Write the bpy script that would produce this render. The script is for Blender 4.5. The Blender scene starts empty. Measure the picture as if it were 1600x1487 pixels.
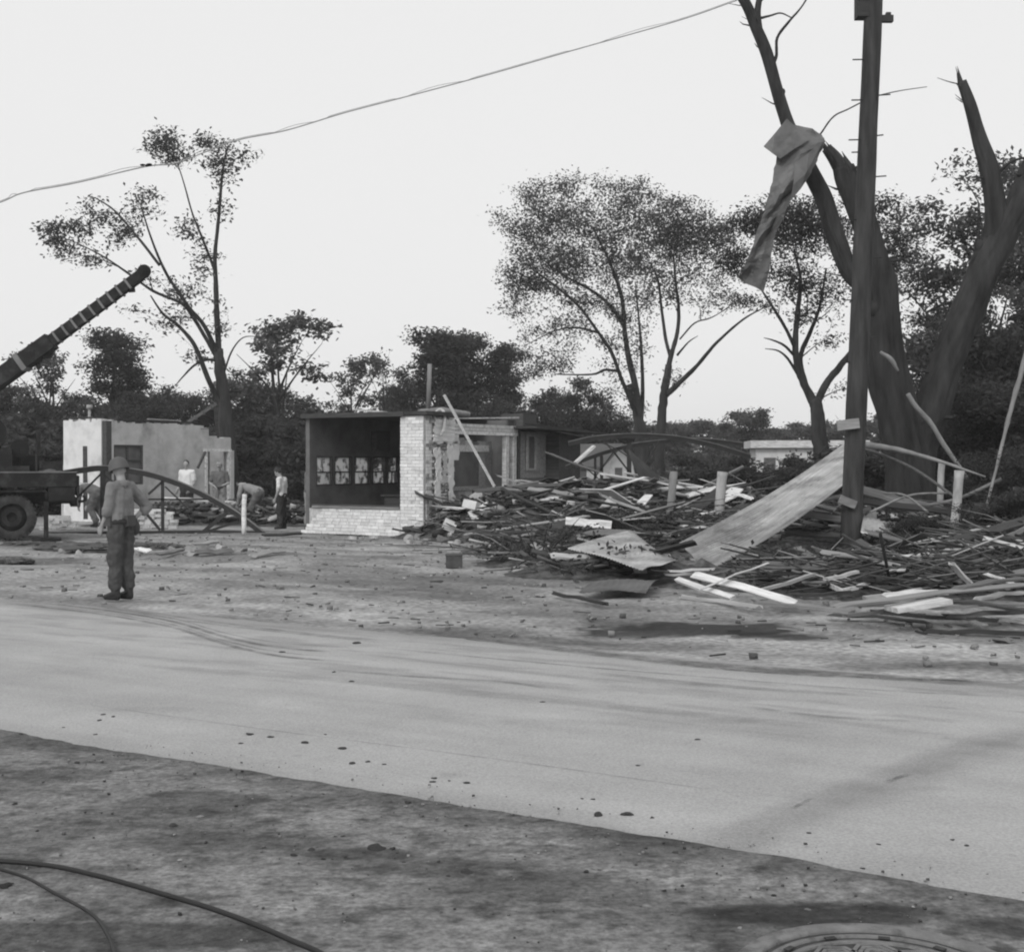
import bpy, bmesh, math, random
import numpy as np
from mathutils import Vector, Matrix, Euler
R = math.radians
SC = bpy.context.scene
COL = SC.collection
# ------------------------------------------------------------------ camera, sky, sun, exposure
CAMZ, K = 1.73, 2000.0          # eye height; focal length in photo pixels (photo is 1600 wide)
cd = bpy.data.cameras.new('camera'); cam = bpy.data.objects.new('camera', cd); COL.objects.link(cam)
cd.sensor_fit = 'HORIZONTAL'; cd.sensor_width = 36.0; cd.lens = 36.0*K/1600
cd.clip_start = 0.1; cd.clip_end = 6000
cam.location = (0, 0, CAMZ); cam.rotation_euler = (R(90) - math.atan(23.5/K), 0, 0)
SC.camera = cam
SUN_EL, SUN_AZ = 33, 206        # azimuth clockwise from +Y: behind the camera, to the left
W = bpy.data.worlds.new('World'); SC.world = W; W.use_nodes = True
nt = W.node_tree; nt.nodes.clear()
sky = nt.nodes.new('ShaderNodeTexSky'); sky.sky_type = 'NISHITA'; sky.sun_disc = False
sky.sun_elevation = R(SUN_EL); sky.sun_rotation = R(SUN_AZ); sky.air_density = 1.0; sky.dust_density = 6.0
bw = nt.nodes.new('ShaderNodeRGBToBW'); mx = nt.nodes.new('ShaderNodeMix'); mx.data_type = 'FLOAT'
mx.inputs[0].default_value = 0.90; mx.inputs[3].default_value = 9.2      # an even overcast deck over the clear sky
bg = nt.nodes.new('ShaderNodeBackground'); bg.inputs[1].default_value = 0.1
wo = nt.nodes.new('ShaderNodeOutputWorld')
nt.links.new(sky.outputs[0], bw.inputs[0]); nt.links.new(bw.outputs[0], mx.inputs[2])
nt.links.new(mx.outputs[0], bg.inputs[0]); nt.links.new(bg.outputs[0], wo.inputs[0])
sl = bpy.data.lights.new('sun', 'SUN'); sl.energy = 1.4; sl.angle = R(22); sl.color = (1, 0.995, 0.985)
sun = bpy.data.objects.new('sun', sl); COL.objects.link(sun); sun.location = (-20, -20, 40)
_a = R(SUN_AZ); _e = R(SUN_EL)
sd = Vector((math.sin(_a)*math.cos(_e), math.cos(_a)*math.cos(_e), math.sin(_e)))
sun.rotation_euler = sd.to_track_quat('Z', 'Y').to_euler()
SC.view_settings.view_transform = 'Standard'; SC.view_settings.look = 'None'
SC.view_settings.exposure = 0.0; SC.view_settings.gamma = 1.0; SC.view_settings.use_curve_mapping = False
SC.render.engine = 'CYCLES'
SC.cycles.pixel_filter_type = 'BLACKMAN_HARRIS'; SC.cycles.filter_width = 2.1
SC.cycles.max_bounces = 6; SC.cycles.volume_bounces = 2; SC.cycles.diffuse_bounces = 3; SC.cycles.transparent_max_bounces = 8
SC.cycles.use_denoising = True

# thin summer haze: one closed box round the whole scene
_hm = bpy.data.materials.new('haze'); _hm.use_nodes = True; _hm.node_tree.nodes.clear()
_v = _hm.node_tree.nodes.new('ShaderNodeVolumePrincipled'); _v.inputs['Color'].default_value = (.97, .97, .97, 1); _v.inputs['Density'].default_value = 0.0007; _v.inputs['Anisotropy'].default_value = 0.2
_o = _hm.node_tree.nodes.new('ShaderNodeOutputMaterial'); _hm.node_tree.links.new(_v.outputs[0], _o.inputs['Volume'])
_b = bmesh.new(); bmesh.ops.create_cube(_b, size=1.0); _me = bpy.data.meshes.new('haze'); _b.to_mesh(_me); _b.free(); _me.materials.append(_hm)
haze = bpy.data.objects.new('haze', _me); COL.objects.link(haze); haze.scale = (6200, 7400, 16.2); haze.location = (0, 1500, 7.0); haze['kind'] = 'stuff'; haze['label'] = 'thin pale haze in the air over the whole place'

# ------------------------------------------------------------------ helpers
rng = np.random.default_rng(7)
rnd = random.Random(11)
def at(px, py, d):              # photo pixel at a known distance -> world point
    return Vector(((px-800)/K*d, d, CAMZ-(py-720)/K*d))
def gz(px, py, z=0.0):          # photo pixel on a level z -> world point
    return at(px, py, (CAMZ-z)*K/(py-720))
U = Vector((0.857, -0.515, 0)); V = Vector((0.515, 0.857, 0))   # along the road / away from the road
ROT = math.atan2(U.y, U.x)

def _fade(t): return t*t*(3-2*t)
def vnoise(x, y, scale, seed=0):
    r = np.random.default_rng(seed).random((256, 256))
    x = np.asarray(x)*scale + 1000; y = np.asarray(y)*scale + 1000
    xi = np.floor(x).astype(int); yi = np.floor(y).astype(int)
    fx = _fade(x-xi); fy = _fade(y-yi)
    a = r[xi % 256, yi % 256]; b = r[(xi+1) % 256, yi % 256]
    c = r[xi % 256, (yi+1) % 256]; d = r[(xi+1) % 256, (yi+1) % 256]
    return (a*(1-fx)+b*fx)*(1-fy) + (c*(1-fx)+d*fx)*fy
def fbm(x, y, scale, seed=0, octv=4):
    s = 0; a = 1; t = 0
    for i in range(octv):
        s = s + a*vnoise(x, y, scale*2**i, seed+i); t += a; a *= 0.5
    return s/t

# materials -----------------------------------------------------------------
def newmat(name):
    m = bpy.data.materials.new(name); m.use_nodes = True
    n = m.node_tree; n.nodes.clear()
    o = n.nodes.new('ShaderNodeOutputMaterial'); b = n.nodes.new('ShaderNodeBsdfPrincipled')
    n.links.new(b.outputs[0], o.inputs[0])
    return m, n, b, o
def N(n, t, **kw):
    x = n.nodes.new(t)
    for k, v in kw.items(): setattr(x, k, v)
    return x
def math_(n, op, a, b=None):
    x = N(n, 'ShaderNodeMath', operation=op)
    for i, v in enumerate((a, b)):
        if v is None: continue
        if isinstance(v, (int, float)): x.inputs[i].default_value = v
        else: n.links.new(v, x.inputs[i])
    return x.outputs[0]
def noise_(n, co, scale, detail=5, rough=0.6):
    x = N(n, 'ShaderNodeTexNoise'); x.inputs['Scale'].default_value = scale
    x.inputs['Detail'].default_value = detail; x.inputs['Roughness'].default_value = rough
    n.links.new(co, x.inputs['Vector']); return x.outputs[0]
def rng_(n, v, a, b, c, d):
    x = N(n, 'ShaderNodeMapRange'); n.links.new(v, x.inputs[0])
    for i, q in enumerate((a, b, c, d)): x.inputs[i+1].default_value = q
    return x.outputs[0]
def M(name, c, var=0.3, scale=4.0, rough=0.85, bump=0.15, bscale=None, stretch=(1, 1, 1), metal=0.0,
      rand=0.0, tone=False, spec=0.3, fine=0.0, fscale=60, stain=None):
    """grey procedural surface: c albedo, var relative mottling, rand per-object variation"""
    m, n, b, o = newmat(name)
    tc = N(n, 'ShaderNodeTexCoord'); mp = N(n, 'ShaderNodeMapping'); mp.inputs['Scale'].default_value = stretch
    n.links.new(tc.outputs['Object'], mp.inputs[0]); co = mp.outputs[0]
    if rand:
        oi = N(n, 'ShaderNodeObjectInfo'); ad = N(n, 'ShaderNodeVectorMath', operation='ADD')
        cx = N(n, 'ShaderNodeCombineXYZ'); k = math_(n, 'MULTIPLY', oi.outputs['Random'], 37.0)
        for i in range(3): n.links.new(k, cx.inputs[i])
        n.links.new(co, ad.inputs[0]); n.links.new(cx.outputs[0], ad.inputs[1]); co = ad.outputs[0]
    nz = noise_(n, co, scale)
    f = rng_(n, nz, 0.3, 0.7, 1-var, 1+var)
    if fine:
        f = math_(n, 'MULTIPLY', f, rng_(n, noise_(n, co, fscale, 3), 0.3, 0.7, 1-fine, 1+fine))
    if stain:                                   # (scale, low, high, factor): patches of dirt with a shape of their own
        st = rng_(n, noise_(n, co, stain[0], 6, 0.65), stain[1], stain[2], 1.0, stain[3])
        f = math_(n, 'MULTIPLY', f, st)
    if rand:
        f = math_(n, 'MULTIPLY', f, rng_(n, oi.outputs['Random'], 0, 1, 1-rand, 1+rand))
    if tone:
        at_ = N(n, 'ShaderNodeAttribute', attribute_name='tone')
        f = math_(n, 'MULTIPLY', f, at_.outputs['Fac'])
    v = math_(n, 'MULTIPLY', f, c)
    cc = N(n, 'ShaderNodeCombineColor')
    for i in range(3): n.links.new(v, cc.inputs[i])
    n.links.new(cc.outputs[0], b.inputs['Base Color'])
    b.inputs['Roughness'].default_value = rough; b.inputs['Metallic'].default_value = metal
    b.inputs['Specular IOR Level'].default_value = spec
    if bump:
        bp = N(n, 'ShaderNodeBump'); bp.inputs['Strength'].default_value = bump; bp.inputs['Distance'].default_value = 0.03
        n.links.new(noise_(n, co, bscale or scale*3, 6, 0.65), bp.inputs['Height']); n.links.new(bp.outputs[0], b.inputs['Normal'])
    return m
def leaf_mat(name, c):
    m, n, b, o = newmat(name)
    a = N(n, 'ShaderNodeAttribute', attribute_name='tone'); v = math_(n, 'MULTIPLY', a.outputs['Fac'], c)
    cc = N(n, 'ShaderNodeCombineColor')
    for i in range(3): n.links.new(v, cc.inputs[i])
    df = N(n, 'ShaderNodeBsdfDiffuse'); tr = N(n, 'ShaderNodeBsdfTranslucent'); mi = N(n, 'ShaderNodeMixShader')
    mi.inputs[0].default_value = 0.45
    n.links.new(cc.outputs[0], df.inputs[0]); n.links.new(cc.outputs[0], tr.inputs[0])
    n.links.new(df.outputs[0], mi.inputs[1]); n.links.new(tr.outputs[0], mi.inputs[2]); n.links.new(mi.outputs[0], o.inputs[0])
    return m

MT = dict(
 white_wood=M('white painted wood', .62, .22, 3, .7, .1, stretch=(1, 5, 5), rand=.18, stain=(2.2, .5, .72, .45)),
 pale_wood=M('pale bare wood', .36, .3, 3, .85, .2, stretch=(1, 7, 7), rand=.3),
 grey_wood=M('weathered grey wood', .17, .35, 3, .9, .25, stretch=(1, 8, 8), rand=.4),
 dark_wood=M('dark wet wood', .055, .35, 3, .8, .25, stretch=(1, 8, 8), rand=.4),
 bark=M('bark', .034, .55, 5, .95, 1.0, 8, stretch=(1, 1, .22)),
 pole_wood=M('creosoted pole', .042, .6, 7, .9, .9, 16, stretch=(1, 1, .15), stain=(1.2, .5, .7, 1.5)),
 stripped=M('stripped wood', .22, .3, 5, .8, .3, stretch=(1, 1, .2)),
 white_brick=M('white painted brick', .72, .12, 6, .8, .3, 30, rand=.13, stain=(5, .56, .7, .6)),
 dull_brick=M('scraped painted brick', .46, .4, 5, .9, .4, 30, rand=.35, stain=(4, .45, .62, .4)),
 mortar=M('mortar', .46, .3, 8, .95, .4, 40),
 plaster=M('white plaster', .68, .1, 3, .85, .15, 12, stain=(1.3, .52, .72, .62), fine=.06),
 grey_plaster=M('stained plaster', .50, .18, 1.6, .9, .25, 10, stain=(1.1, .48, .72, .55), fine=.1),
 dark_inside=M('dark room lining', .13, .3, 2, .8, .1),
 roof_felt=M('tar roofing', .05, .35, 3, .9, .3),
 shingle=M('grey roof shingles', .12, .3, 4, .9, .3, stretch=(1, 8, 1)),
 steel=M('painted black steel', .02, .35, 6, .6, .1, spec=.4),
 truck=M('dull army paint', .017, .4, 3, .75, .1, stain=(3, .5, .7, 2.2), spec=.2),
 rubber=M('black rubber', .028, .25, 6, .8, .15, stain=(5, .45, .7, 2.6)),
 tarp=M('grey tarpaulin', .09, .4, 5, .9, .5, 6),
 galv=M('galvanised sheet', .52, .16, 2.5, .45, .04, 20, metal=.55, stain=(1.6, .42, .66, .38), spec=.5),
 tin=M('dull sheet metal', .16, .3, 3, .5, .05, 15, metal=.4),
 iron=M('worn cast iron', .19, .25, 10, .6, .35, 60, metal=.25, stain=(9, .5, .66, .45)),
 iron_dark=M('cast iron recess', .05, .4, 12, .9, .4, 40),
 cable=M('black cable', .02, .2, 6, .55, 0),
 wire=M('weathered wire', .30, .2, 6, .7, 0),
 clod=M('earth clod', .055, .6, 14, 1, .6, 30, rand=.3),
 stone=M('grey stone', .26, .4, 8, .95, .4, 20, rand=.5),
 rubble=M('rubble mix', .075, .7, 2.5, .95, .9, 7, fine=.6, fscale=9),
 debris=M('splintered debris', .13, .3, 3, .9, .2, tone=True),
 twig=M('bare twigs', .055, .3, 4, .9, 0, tone=True),

 skin=M('skin', .33, .08, 12, .6, .03), hair=M('dark hair', .03, .3, 30, .7, .3, 60),
 khaki=M('pale work shirt', .19, .12, 7, .9, .3, 9), drab=M('dark drab trousers', .065, .25, 5, .9, .5, 8),
 tee=M('white tee shirt', .70, .05, 5, .9, .25, 9), navy=M('dark trousers', .035, .2, 5, .9, .3, 8),
 tan=M('light trousers', .26, .15, 5, .9, .3, 8), boot=M('dark leather', .022, .2, 8, .5, .1),
 helmet=M('steel helmet paint', .09, .1, 6, .65, .04), grey_cloth=M('grey cloth', .13, .25, 6, .9, .3, 9),
 grey_board=M('faded grey boards', .27, .3, 3, .9, .2, stretch=(1, 8, 8), rand=.2),
 rust=M('rusty tin', .12, .4, 6, .7, .1, stain=(4, .45, .65, .5)),
 concrete_block=M('dark block', .07, .3, 8, .95, .3, 30),
)
LEAF = {k: leaf_mat('leaves '+k, v) for k, v in dict(dark=.075, mid=.118, pale=.105).items()}

def pane_mat():
    m, n, b, o = newmat('dusty pale pane'); tc = N(n, 'ShaderNodeTexCoord'); z = rng_(n, noise_(n, tc.outputs['Object'], 5, 5), .5, .6, .9, .25)
    cc = N(n, 'ShaderNodeCombineColor')
    for i in range(3): n.links.new(z, cc.inputs[i])
    tr = N(n, 'ShaderNodeBsdfTranslucent'); mi = N(n, 'ShaderNodeMixShader'); mi.inputs[0].default_value = .8; n.links.new(cc.outputs[0], tr.inputs[0]); n.links.new(cc.outputs[0], b.inputs['Base Color'])
    n.links.new(b.outputs[0], mi.inputs[1]); n.links.new(tr.outputs[0], mi.inputs[2]); n.links.new(mi.outputs[0], o.inputs[0]); return m
MT['glass'] = pane_mat()
# mesh builders ---------------------------------------------------------------
FR = {}                                             # parent Empty -> its frame
def props(o, label=None, cat=None, group=None, kind=None):
    if label: o['label'] = label
    if cat: o['category'] = cat
    if group: o['group'] = group
    if kind: o['kind'] = kind
    return o
def thing(name, label, cat, loc, rz=0.0, group=None):
    o = bpy.data.objects.new(name, None); COL.objects.link(o)
    o.location = loc; o.rotation_euler = (0, 0, rz); o.empty_display_size = .2
    FR[o] = Matrix.Translation(Vector(loc)) @ Matrix.Rotation(rz, 4, 'Z')
    return props(o, label, cat, group)
def link(name, me, parent=None):
    o = bpy.data.objects.new(name, me); COL.objects.link(o)
    if parent: o.parent = parent
    return o
def npmesh(name, v, f, mat, smooth=False, attr=None):
    """v (n,3); f (m,k) all the same size"""
    me = bpy.data.meshes.new(name); v = np.ascontiguousarray(v, dtype=np.float32); f = np.ascontiguousarray(f, dtype=np.int32)
    m, k = f.shape
    me.vertices.add(len(v)); me.vertices.foreach_set('co', v.ravel())
    me.loops.add(m*k); me.loops.foreach_set('vertex_index', f.ravel())
    me.polygons.add(m); me.polygons.foreach_set('loop_start', np.arange(0, m*k, k, dtype=np.int32))
    try: me.polygons.foreach_set('loop_total', np.full(m, k, dtype=np.int32))
    except Exception: pass
    if smooth: me.polygons.foreach_set('use_smooth', np.ones(m, dtype=bool))
    if attr is not None:
        a = me.attributes.new('tone', 'FLOAT', 'POINT'); a.data.foreach_set('value', np.ascontiguousarray(attr, dtype=np.float32))
    if mat: me.materials.append(mat)
    me.update(); me.validate(); return me

class MB:
    def __init__(s): s.v = []; s.f = []
    def add(s, vs, fs):
        k = len(s.v); s.v += [tuple(x) for x in vs]; s.f += [tuple(i+k for i in f) for f in fs]; return s
    def hexa(s, p):             # 8 corners: bottom 4 then top 4
        return s.add(p, [(3, 2, 1, 0), (4, 5, 6, 7), (0, 1, 5, 4), (1, 2, 6, 5), (2, 3, 7, 6), (3, 0, 4, 7)])
    def box(s, a, b):
        (x0, y0, z0), (x1, y1, z1) = a, b
        x0, x1 = sorted((x0, x1)); y0, y1 = sorted((y0, y1)); z0, z1 = sorted((z0, z1))
        return s.hexa([(x0, y0, z0), (x1, y0, z0), (x1, y1, z0), (x0, y1, z0), (x0, y0, z1), (x1, y0, z1), (x1, y1, z1), (x0, y1, z1)])
    def bar(s, p, q, w, h, up=(0, 0, 1), w2=None, h2=None):      # squared bar from p to q, w across, h along up
        p, q = Vector(p), Vector(q); d = (q-p).normalized(); up = Vector(up)
        a = d.cross(up)
        if a.length < 1e-3: a = d.cross(Vector((1, 0, 0)))
        a.normalize(); b = a.cross(d).normalized(); r = []
        for c, ww, hh in ((p, w, h), (q, w2 or w, h2 or h)):
            r.append([c-a*ww/2-b*hh/2, c+a*ww/2-b*hh/2, c+a*ww/2+b*hh/2, c-a*ww/2+b*hh/2])
        return s.hexa(r[0]+r[1])
    def tube(s, pts, rad, n=8, cap=True, flat=1.0, jit=0.0):
        pts = [Vector(p) for p in pts]
        if not hasattr(rad, '__len__'): rad = [rad]*len(pts)
        k = len(s.v); a = None; m = len(pts)
        for i, p in enumerate(pts):
            t = (pts[min(i+1, m-1)]-pts[max(i-1, 0)])
            t = t.normalized() if t.length > 1e-9 else Vector((0, 0, 1))
            if a is None:
                a = t.cross(Vector((0, 0, 1)) if abs(t.z) < .9 else Vector((1, 0, 0)))
            a = (a - t*a.dot(t)).normalized(); b = t.cross(a)
            for j in range(n):
                an = 2*math.pi*j/n; rr = rad[i]*(1+(rnd.uniform(-jit, jit) if jit else 0))
                s.v.append(tuple(p + a*math.cos(an)*rr + b*math.sin(an)*rr*flat))
        for i in range(m-1):
            for j in range(n):
                j2 = (j+1) % n
                s.f.append((k+i*n+j, k+i*n+j2, k+(i+1)*n+j2, k+(i+1)*n+j))
        if cap:
            s.f.append(tuple(k+j for j in reversed(range(n)))); s.f.append(tuple(k+(m-1)*n+j for j in range(n)))
        return s
    def bark(s, pts, rads, seed, n=48, ridge=.19, lump=.16, step=.07):      # furrowed trunk: ridges that run along it, lumps and scars
        P = smooth_path(pts, 10); D = [0]
        for i in range(1, len(P)): D.append(D[-1]+(P[i]-P[i-1]).length)
        m = max(4, int(D[-1]/step)); k = len(rads)-1; Q = []; RR = []; j = 0
        for i in range(m+1):
            t = D[-1]*i/m
            while j < len(D)-2 and D[j+1] < t: j += 1
            f = (t-D[j])/max(D[j+1]-D[j], 1e-6); Q.append(P[j].lerp(P[j+1], f)); g = (j+f)/(len(P)-1)*k; a = min(int(g), k-1); RR.append(rads[a]*(1-g+a)+rads[a+1]*(g-a))
        b0 = len(s.v); a = None
        for i, p in enumerate(Q):
            t = (Q[min(i+1, m)]-Q[max(i-1, 0)]).normalized()
            if a is None: a = t.cross(Vector((0, 1, 0)))
            a = (a-t*a.dot(t)).normalized(); b = t.cross(a); z = D[-1]*i/m
            for q in range(n):
                an = 2*math.pi*q/n; rr = RR[i]; c_, s_ = math.cos(an), math.sin(an)
                w = vnoise(c_*3.2+z*.35+seed, s_*3.2+z*.25, 1.6, seed % 50); rd = abs(w-.5)*2
                l = vnoise(c_*1.1+z*1.3, s_*1.1-z*.9+seed, 1.0, 7+seed % 30)-.5
                s.v.append(tuple(p+(a*c_+b*s_)*rr*(1+ridge*(rd-.4)*1.4+lump*l*1.6)))
        for i in range(m):
            for q in range(n):
                q2 = (q+1) % n; s.f.append((b0+i*n+q, b0+i*n+q2, b0+(i+1)*n+q2, b0+(i+1)*n+q))
        s.f.append(tuple(b0+m*n+q for q in range(n))); return s
    def cyl(s, p, q, r, n=12, r2=None): return s.tube([p, q], [r, r if r2 is None else r2], n)
    def lathe(s, c, prof, n=32, axis='Z'):           # prof: (radius, height) closed by caps when radius 0
        k = len(s.v); c = Vector(c)
        for r, h in prof:
            for j in range(n):
                t = 2*math.pi*j/n; x, y = r*math.cos(t), r*math.sin(t)
                s.v.append(tuple(c + (Vector((x, y, h)) if axis == 'Z' else Vector((x, h, y)))))
        for i in range(len(prof)-1):
            for j in range(n):
                j2 = (j+1) % n
                s.f.append((k+i*n+j, k+i*n+j2, k+(i+1)*n+j2, k+(i+1)*n+j))
        return s
    def ball(s, c, r, n=12, m=8, rot=None):
        c = Vector(c); r = r if hasattr(r, '__len__') else (r, r, r); k = len(s.v)
        for i in range(m+1):
            t = math.pi*i/m
            for j in range(n):
                a = 2*math.pi*j/n
                p = Vector((r[0]*math.sin(t)*math.cos(a), r[1]*math.sin(t)*math.sin(a), r[2]*math.cos(t)))
                if rot: p = rot @ p
                s.v.append(tuple(c+p))
        for i in range(m):
            for j in range(n):
                j2 = (j+1) % n
                s.f.append((k+i*n+j, k+(i+1)*n+j, k+(i+1)*n+j2, k+i*n+j2))
        return s
    def cap(s, p, r0, q, r1, n=10):                  # tapered capsule
        p, q = Vector(p), Vector(q); d = q-p; L = max(d.length, 1e-5); t = d/L
        ps, rs = [], []
        for a in (90, 60, 30, 0): ps.append(p - t*r0*math.sin(R(a))); rs.append(max(r0*math.cos(R(a)), 1e-4))
        for a in (0, 30, 60, 90): ps.append(q + t*r1*math.sin(R(a))); rs.append(max(r1*math.cos(R(a)), 1e-4))
        return s.tube(ps, rs, n)
    def mesh(s, name, mat, smooth=False):
        me = bpy.data.meshes.new(name); me.from_pydata(s.v, [], s.f)
        if mat: me.materials.append(mat)
        if smooth: me.polygons.foreach_set('use_smooth', [True]*len(me.polygons))
        me.validate(); me.update(); return me
    def build(s, name, mat, parent=None, smooth=False, world=True):
        """vertices given in world space (or in the parent's frame when world is False)"""
        if parent is not None and world:
            mi = FR[parent].inverted(); s.v = [tuple(mi @ Vector(v)) for v in s.v]
            return link(name, s.mesh(name, mat, smooth), parent)
        if parent is not None: return link(name, s.mesh(name, mat, smooth), parent)
        a = np.array(s.v); c = Vector(((a[:, 0].min()+a[:, 0].max())/2, (a[:, 1].min()+a[:, 1].max())/2, a[:, 2].min()))
        s.v = [tuple(Vector(v)-c) for v in s.v]
        o = link(name, s.mesh(name, mat, smooth)); o.location = c; return o
def child_frame(o, p):           # a part that takes sub-parts: same frame as its parent (part sits at the parent's origin)
    FR[o] = FR[p]; return o
def copy_tree(o, parent=None):
    c = o.copy(); COL.objects.link(c)
    if parent: c.parent = parent
    for ch in list(o.children): copy_tree(ch, c)
    return c
def shell(P, t):                 # grid of points (rows x cols) -> closed thin sheet
    P = np.array(P, dtype=float); n, m, _ = P.shape
    du = np.gradient(P, axis=1); dv = np.gradient(P, axis=0); nn = np.cross(du, dv)
    nn /= np.linalg.norm(nn, axis=2, keepdims=True)+1e-9
    v = np.concatenate([P.reshape(-1, 3), (P-nn*t).reshape(-1, 3)]); f = []; o = n*m
    for i in range(n-1):
        for j in range(m-1):
            a, b, c, d = i*m+j, i*m+j+1, (i+1)*m+j+1, (i+1)*m+j
            f += [(a, b, c, d), (o+d, o+c, o+b, o+a)]
    for i in range(n-1):
        f += [(i*m, (i+1)*m, o+(i+1)*m, o+i*m), (i*m+m-1, o+i*m+m-1, o+(i+1)*m+m-1, (i+1)*m+m-1)]
    for j in range(m-1):
        f += [(j, o+j, o+j+1, j+1), ((n-1)*m+j, (n-1)*m+j+1, o+(n-1)*m+j+1, o+(n-1)*m+j)]
    b = MB(); b.add(v, f); return b
def boxes_np(c, ax, half):       # many boxes: centres (n,3), axes (n,3,3) rows, half sizes (n,3)
    sg = np.array([(-1, -1, -1), (1, -1, -1), (1, 1, -1), (-1, 1, -1), (-1, -1, 1), (1, -1, 1), (1, 1, 1), (-1, 1, 1)], float)
    v = c[:, None, :] + np.einsum('kj,nj,njd->nkd', sg, half, ax)
    q = np.array([(3, 2, 1, 0), (4, 5, 6, 7), (0, 1, 5, 4), (1, 2, 6, 5), (2, 3, 7, 6), (3, 0, 4, 7)])
    f = (np.arange(len(c))[:, None, None]*8 + q[None]).reshape(-1, 4)
    return v.reshape(-1, 3), f
def smooth_path(pts, n=6):       # Catmull-Rom through points
    P = [Vector(p) for p in pts]; P = [P[0]*2-P[1]] + P + [P[-1]*2-P[-2]]; o = []
    for i in range(1, len(P)-2):
        for k in range(n):
            t = k/n; a, b, c, d = P[i-1], P[i], P[i+1], P[i+2]
            o.append(.5*((2*b)+(c-a)*t+(2*a-5*b+4*c-d)*t*t+(3*b-a-3*c+d)*t**3))
    o.append(P[-2]); return o
# ------------------------------------------------------------------ ground, road, shoulder
def S_(x, y): return .515*x + .857*y            # distance from the camera across the road
NEAR_S, FAR_S = 5.35, 10.42
# heaps of wreckage: (px, depth, rx, ry, height)
HEAPS = [(760, 29.5, 1.5, 1.3, .7), (850, 29, 1.8, 1.6, 1.0), (960, 30, 2.6, 2.2, 1.1), (1080, 30, 2.6, 2.2, .95), (900, 24.5, 1.6, 1.5, .35),
         (1000, 25.5, 2.2, 1.8, .5), (860, 21.6, 1.0, .9, .22), (985, 19.6, 1.5, 1.0, .30), (1220, 26.5, 2.2, 2.0, .5), (1340, 20.4, 2.2, 1.2, .07), (1400, 25, 2.4, 2.0, .55),
         (1500, 24.5, 2.6, 1.8, .55), (1450, 20.5, 2.0, 1.5, .10), (1660, 22, 2.4, 2.5, .7), (1250, 18.3, 2.0, 1.0, .22), (1400, 17, 1.8, .8, .2), (1560, 16.6, 1.8, .9, .26),
         (1720, 18, 2.5, 2.0, .6), (330, 35, 2.4, .8, .35), (410, 36, 1.6, 1.0, .55), (265, 35.5, 1.2, .8, .4), (460, 35.5, 1.0, .8, .3)]
HP = [((px-800)/K*d, d, rx, ry, h) for px, d, rx, ry, h in HEAPS]
def H(x, y):
    x = np.asarray(x, float); y = np.asarray(y, float); z = np.zeros_like(x)
    for cx, cy, rx, ry, h in HP:
        z = np.maximum(z, h*np.exp(-((((x-cx)/rx)**2 + ((y-cy)/ry)**2)**1.6)*.8))
    return z*(0.75+.5*fbm(x, y, 1.3, 91))
def grid(xs, ys):
    X, Y = np.meshgrid(xs, ys); n, m = X.shape
    i = np.arange((n-1)*(m-1)); r = i//(m-1); c = i % (m-1); a = r*m+c
    return X.ravel(), Y.ravel(), np.stack([a, a+1, a+m+1, a+m], 1)
def blobs(x, y, L):                                # stains: (px, py, half width px, half height px, factor)
    t = np.ones_like(x); w = fbm(x, y, 2.2, 31)-.5; w2 = fbm(x, y, 6, 37)-.5; w3 = fbm(x, y, 17, 38)-.5
    for px, py, rx, ry, k in L:
        c = gz(px, py); RX = rx/K*c.y; RY = .5*(gz(px, py-ry).y-gz(px, py+ry).y)
        q = ((x-c.x)/RX)**2 + ((y-c.y)/RY)**2 + w*1.6 + w2*.8
        t *= 1+(k-1)*np.clip((1.2-q+(w3)*.9)/.55, 0, 1)
    return t
xs = np.concatenate([-np.geomspace(3000, 15, 22), np.arange(-14.9, 15, .13), np.geomspace(15, 3000, 22)])
ys = np.concatenate([-np.geomspace(2000, 2, 12), np.arange(2.5, 36, .13), np.geomspace(36.2, 5000, 30)])
X, Y, F = grid(xs, ys); s = S_(X, Y)
lot = np.clip((s-FAR_S)/.8, 0, 1)*np.clip((60-Y)/20, 0, 1)
Z = lot*((fbm(X, Y, .5, 3)-.5)*.10 + (fbm(X, Y, 2.5, 5)-.5)*.05) - .006
Z = np.where(s < FAR_S+.3, np.minimum(Z, -.006), Z)
LOT_BLOBS = [(1080, 982, 170, 14, .14), (1210, 994, 90, 7, .2), (960, 975, 70, 8, .6), (750, 985, 90, 10, .75), (1000, 1008, 200, 8, .72), (870, 955, 150, 10, .8),
             (1300, 1010, 300, 12, 1.22), (1550, 1020, 150, 14, 1.25), (1480, 1042, 200, 8, .6), (600, 990, 200, 8, .8), (300, 948, 140, 8, 1.2), (120, 960, 100, 6, 1.15),
             (60, 876, 90, 8, .55), (330, 868, 130, 10, .7), (560, 900, 180, 14, .82), (420, 880, 90, 6, 1.2), (650, 930, 140, 9, .75), (780, 915, 160, 18, .78),
             (150, 915, 120, 8, 1.1), (600, 855, 120, 8, 1.1), (1180, 950, 120, 10, .85), (520, 960, 120, 8, 1.15), (850, 1000, 130, 7, .7)]
tone = blobs(X, Y, LOT_BLOBS)*(1 - .45*np.clip(H(X, Y)/.15, 0, 1))
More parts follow.
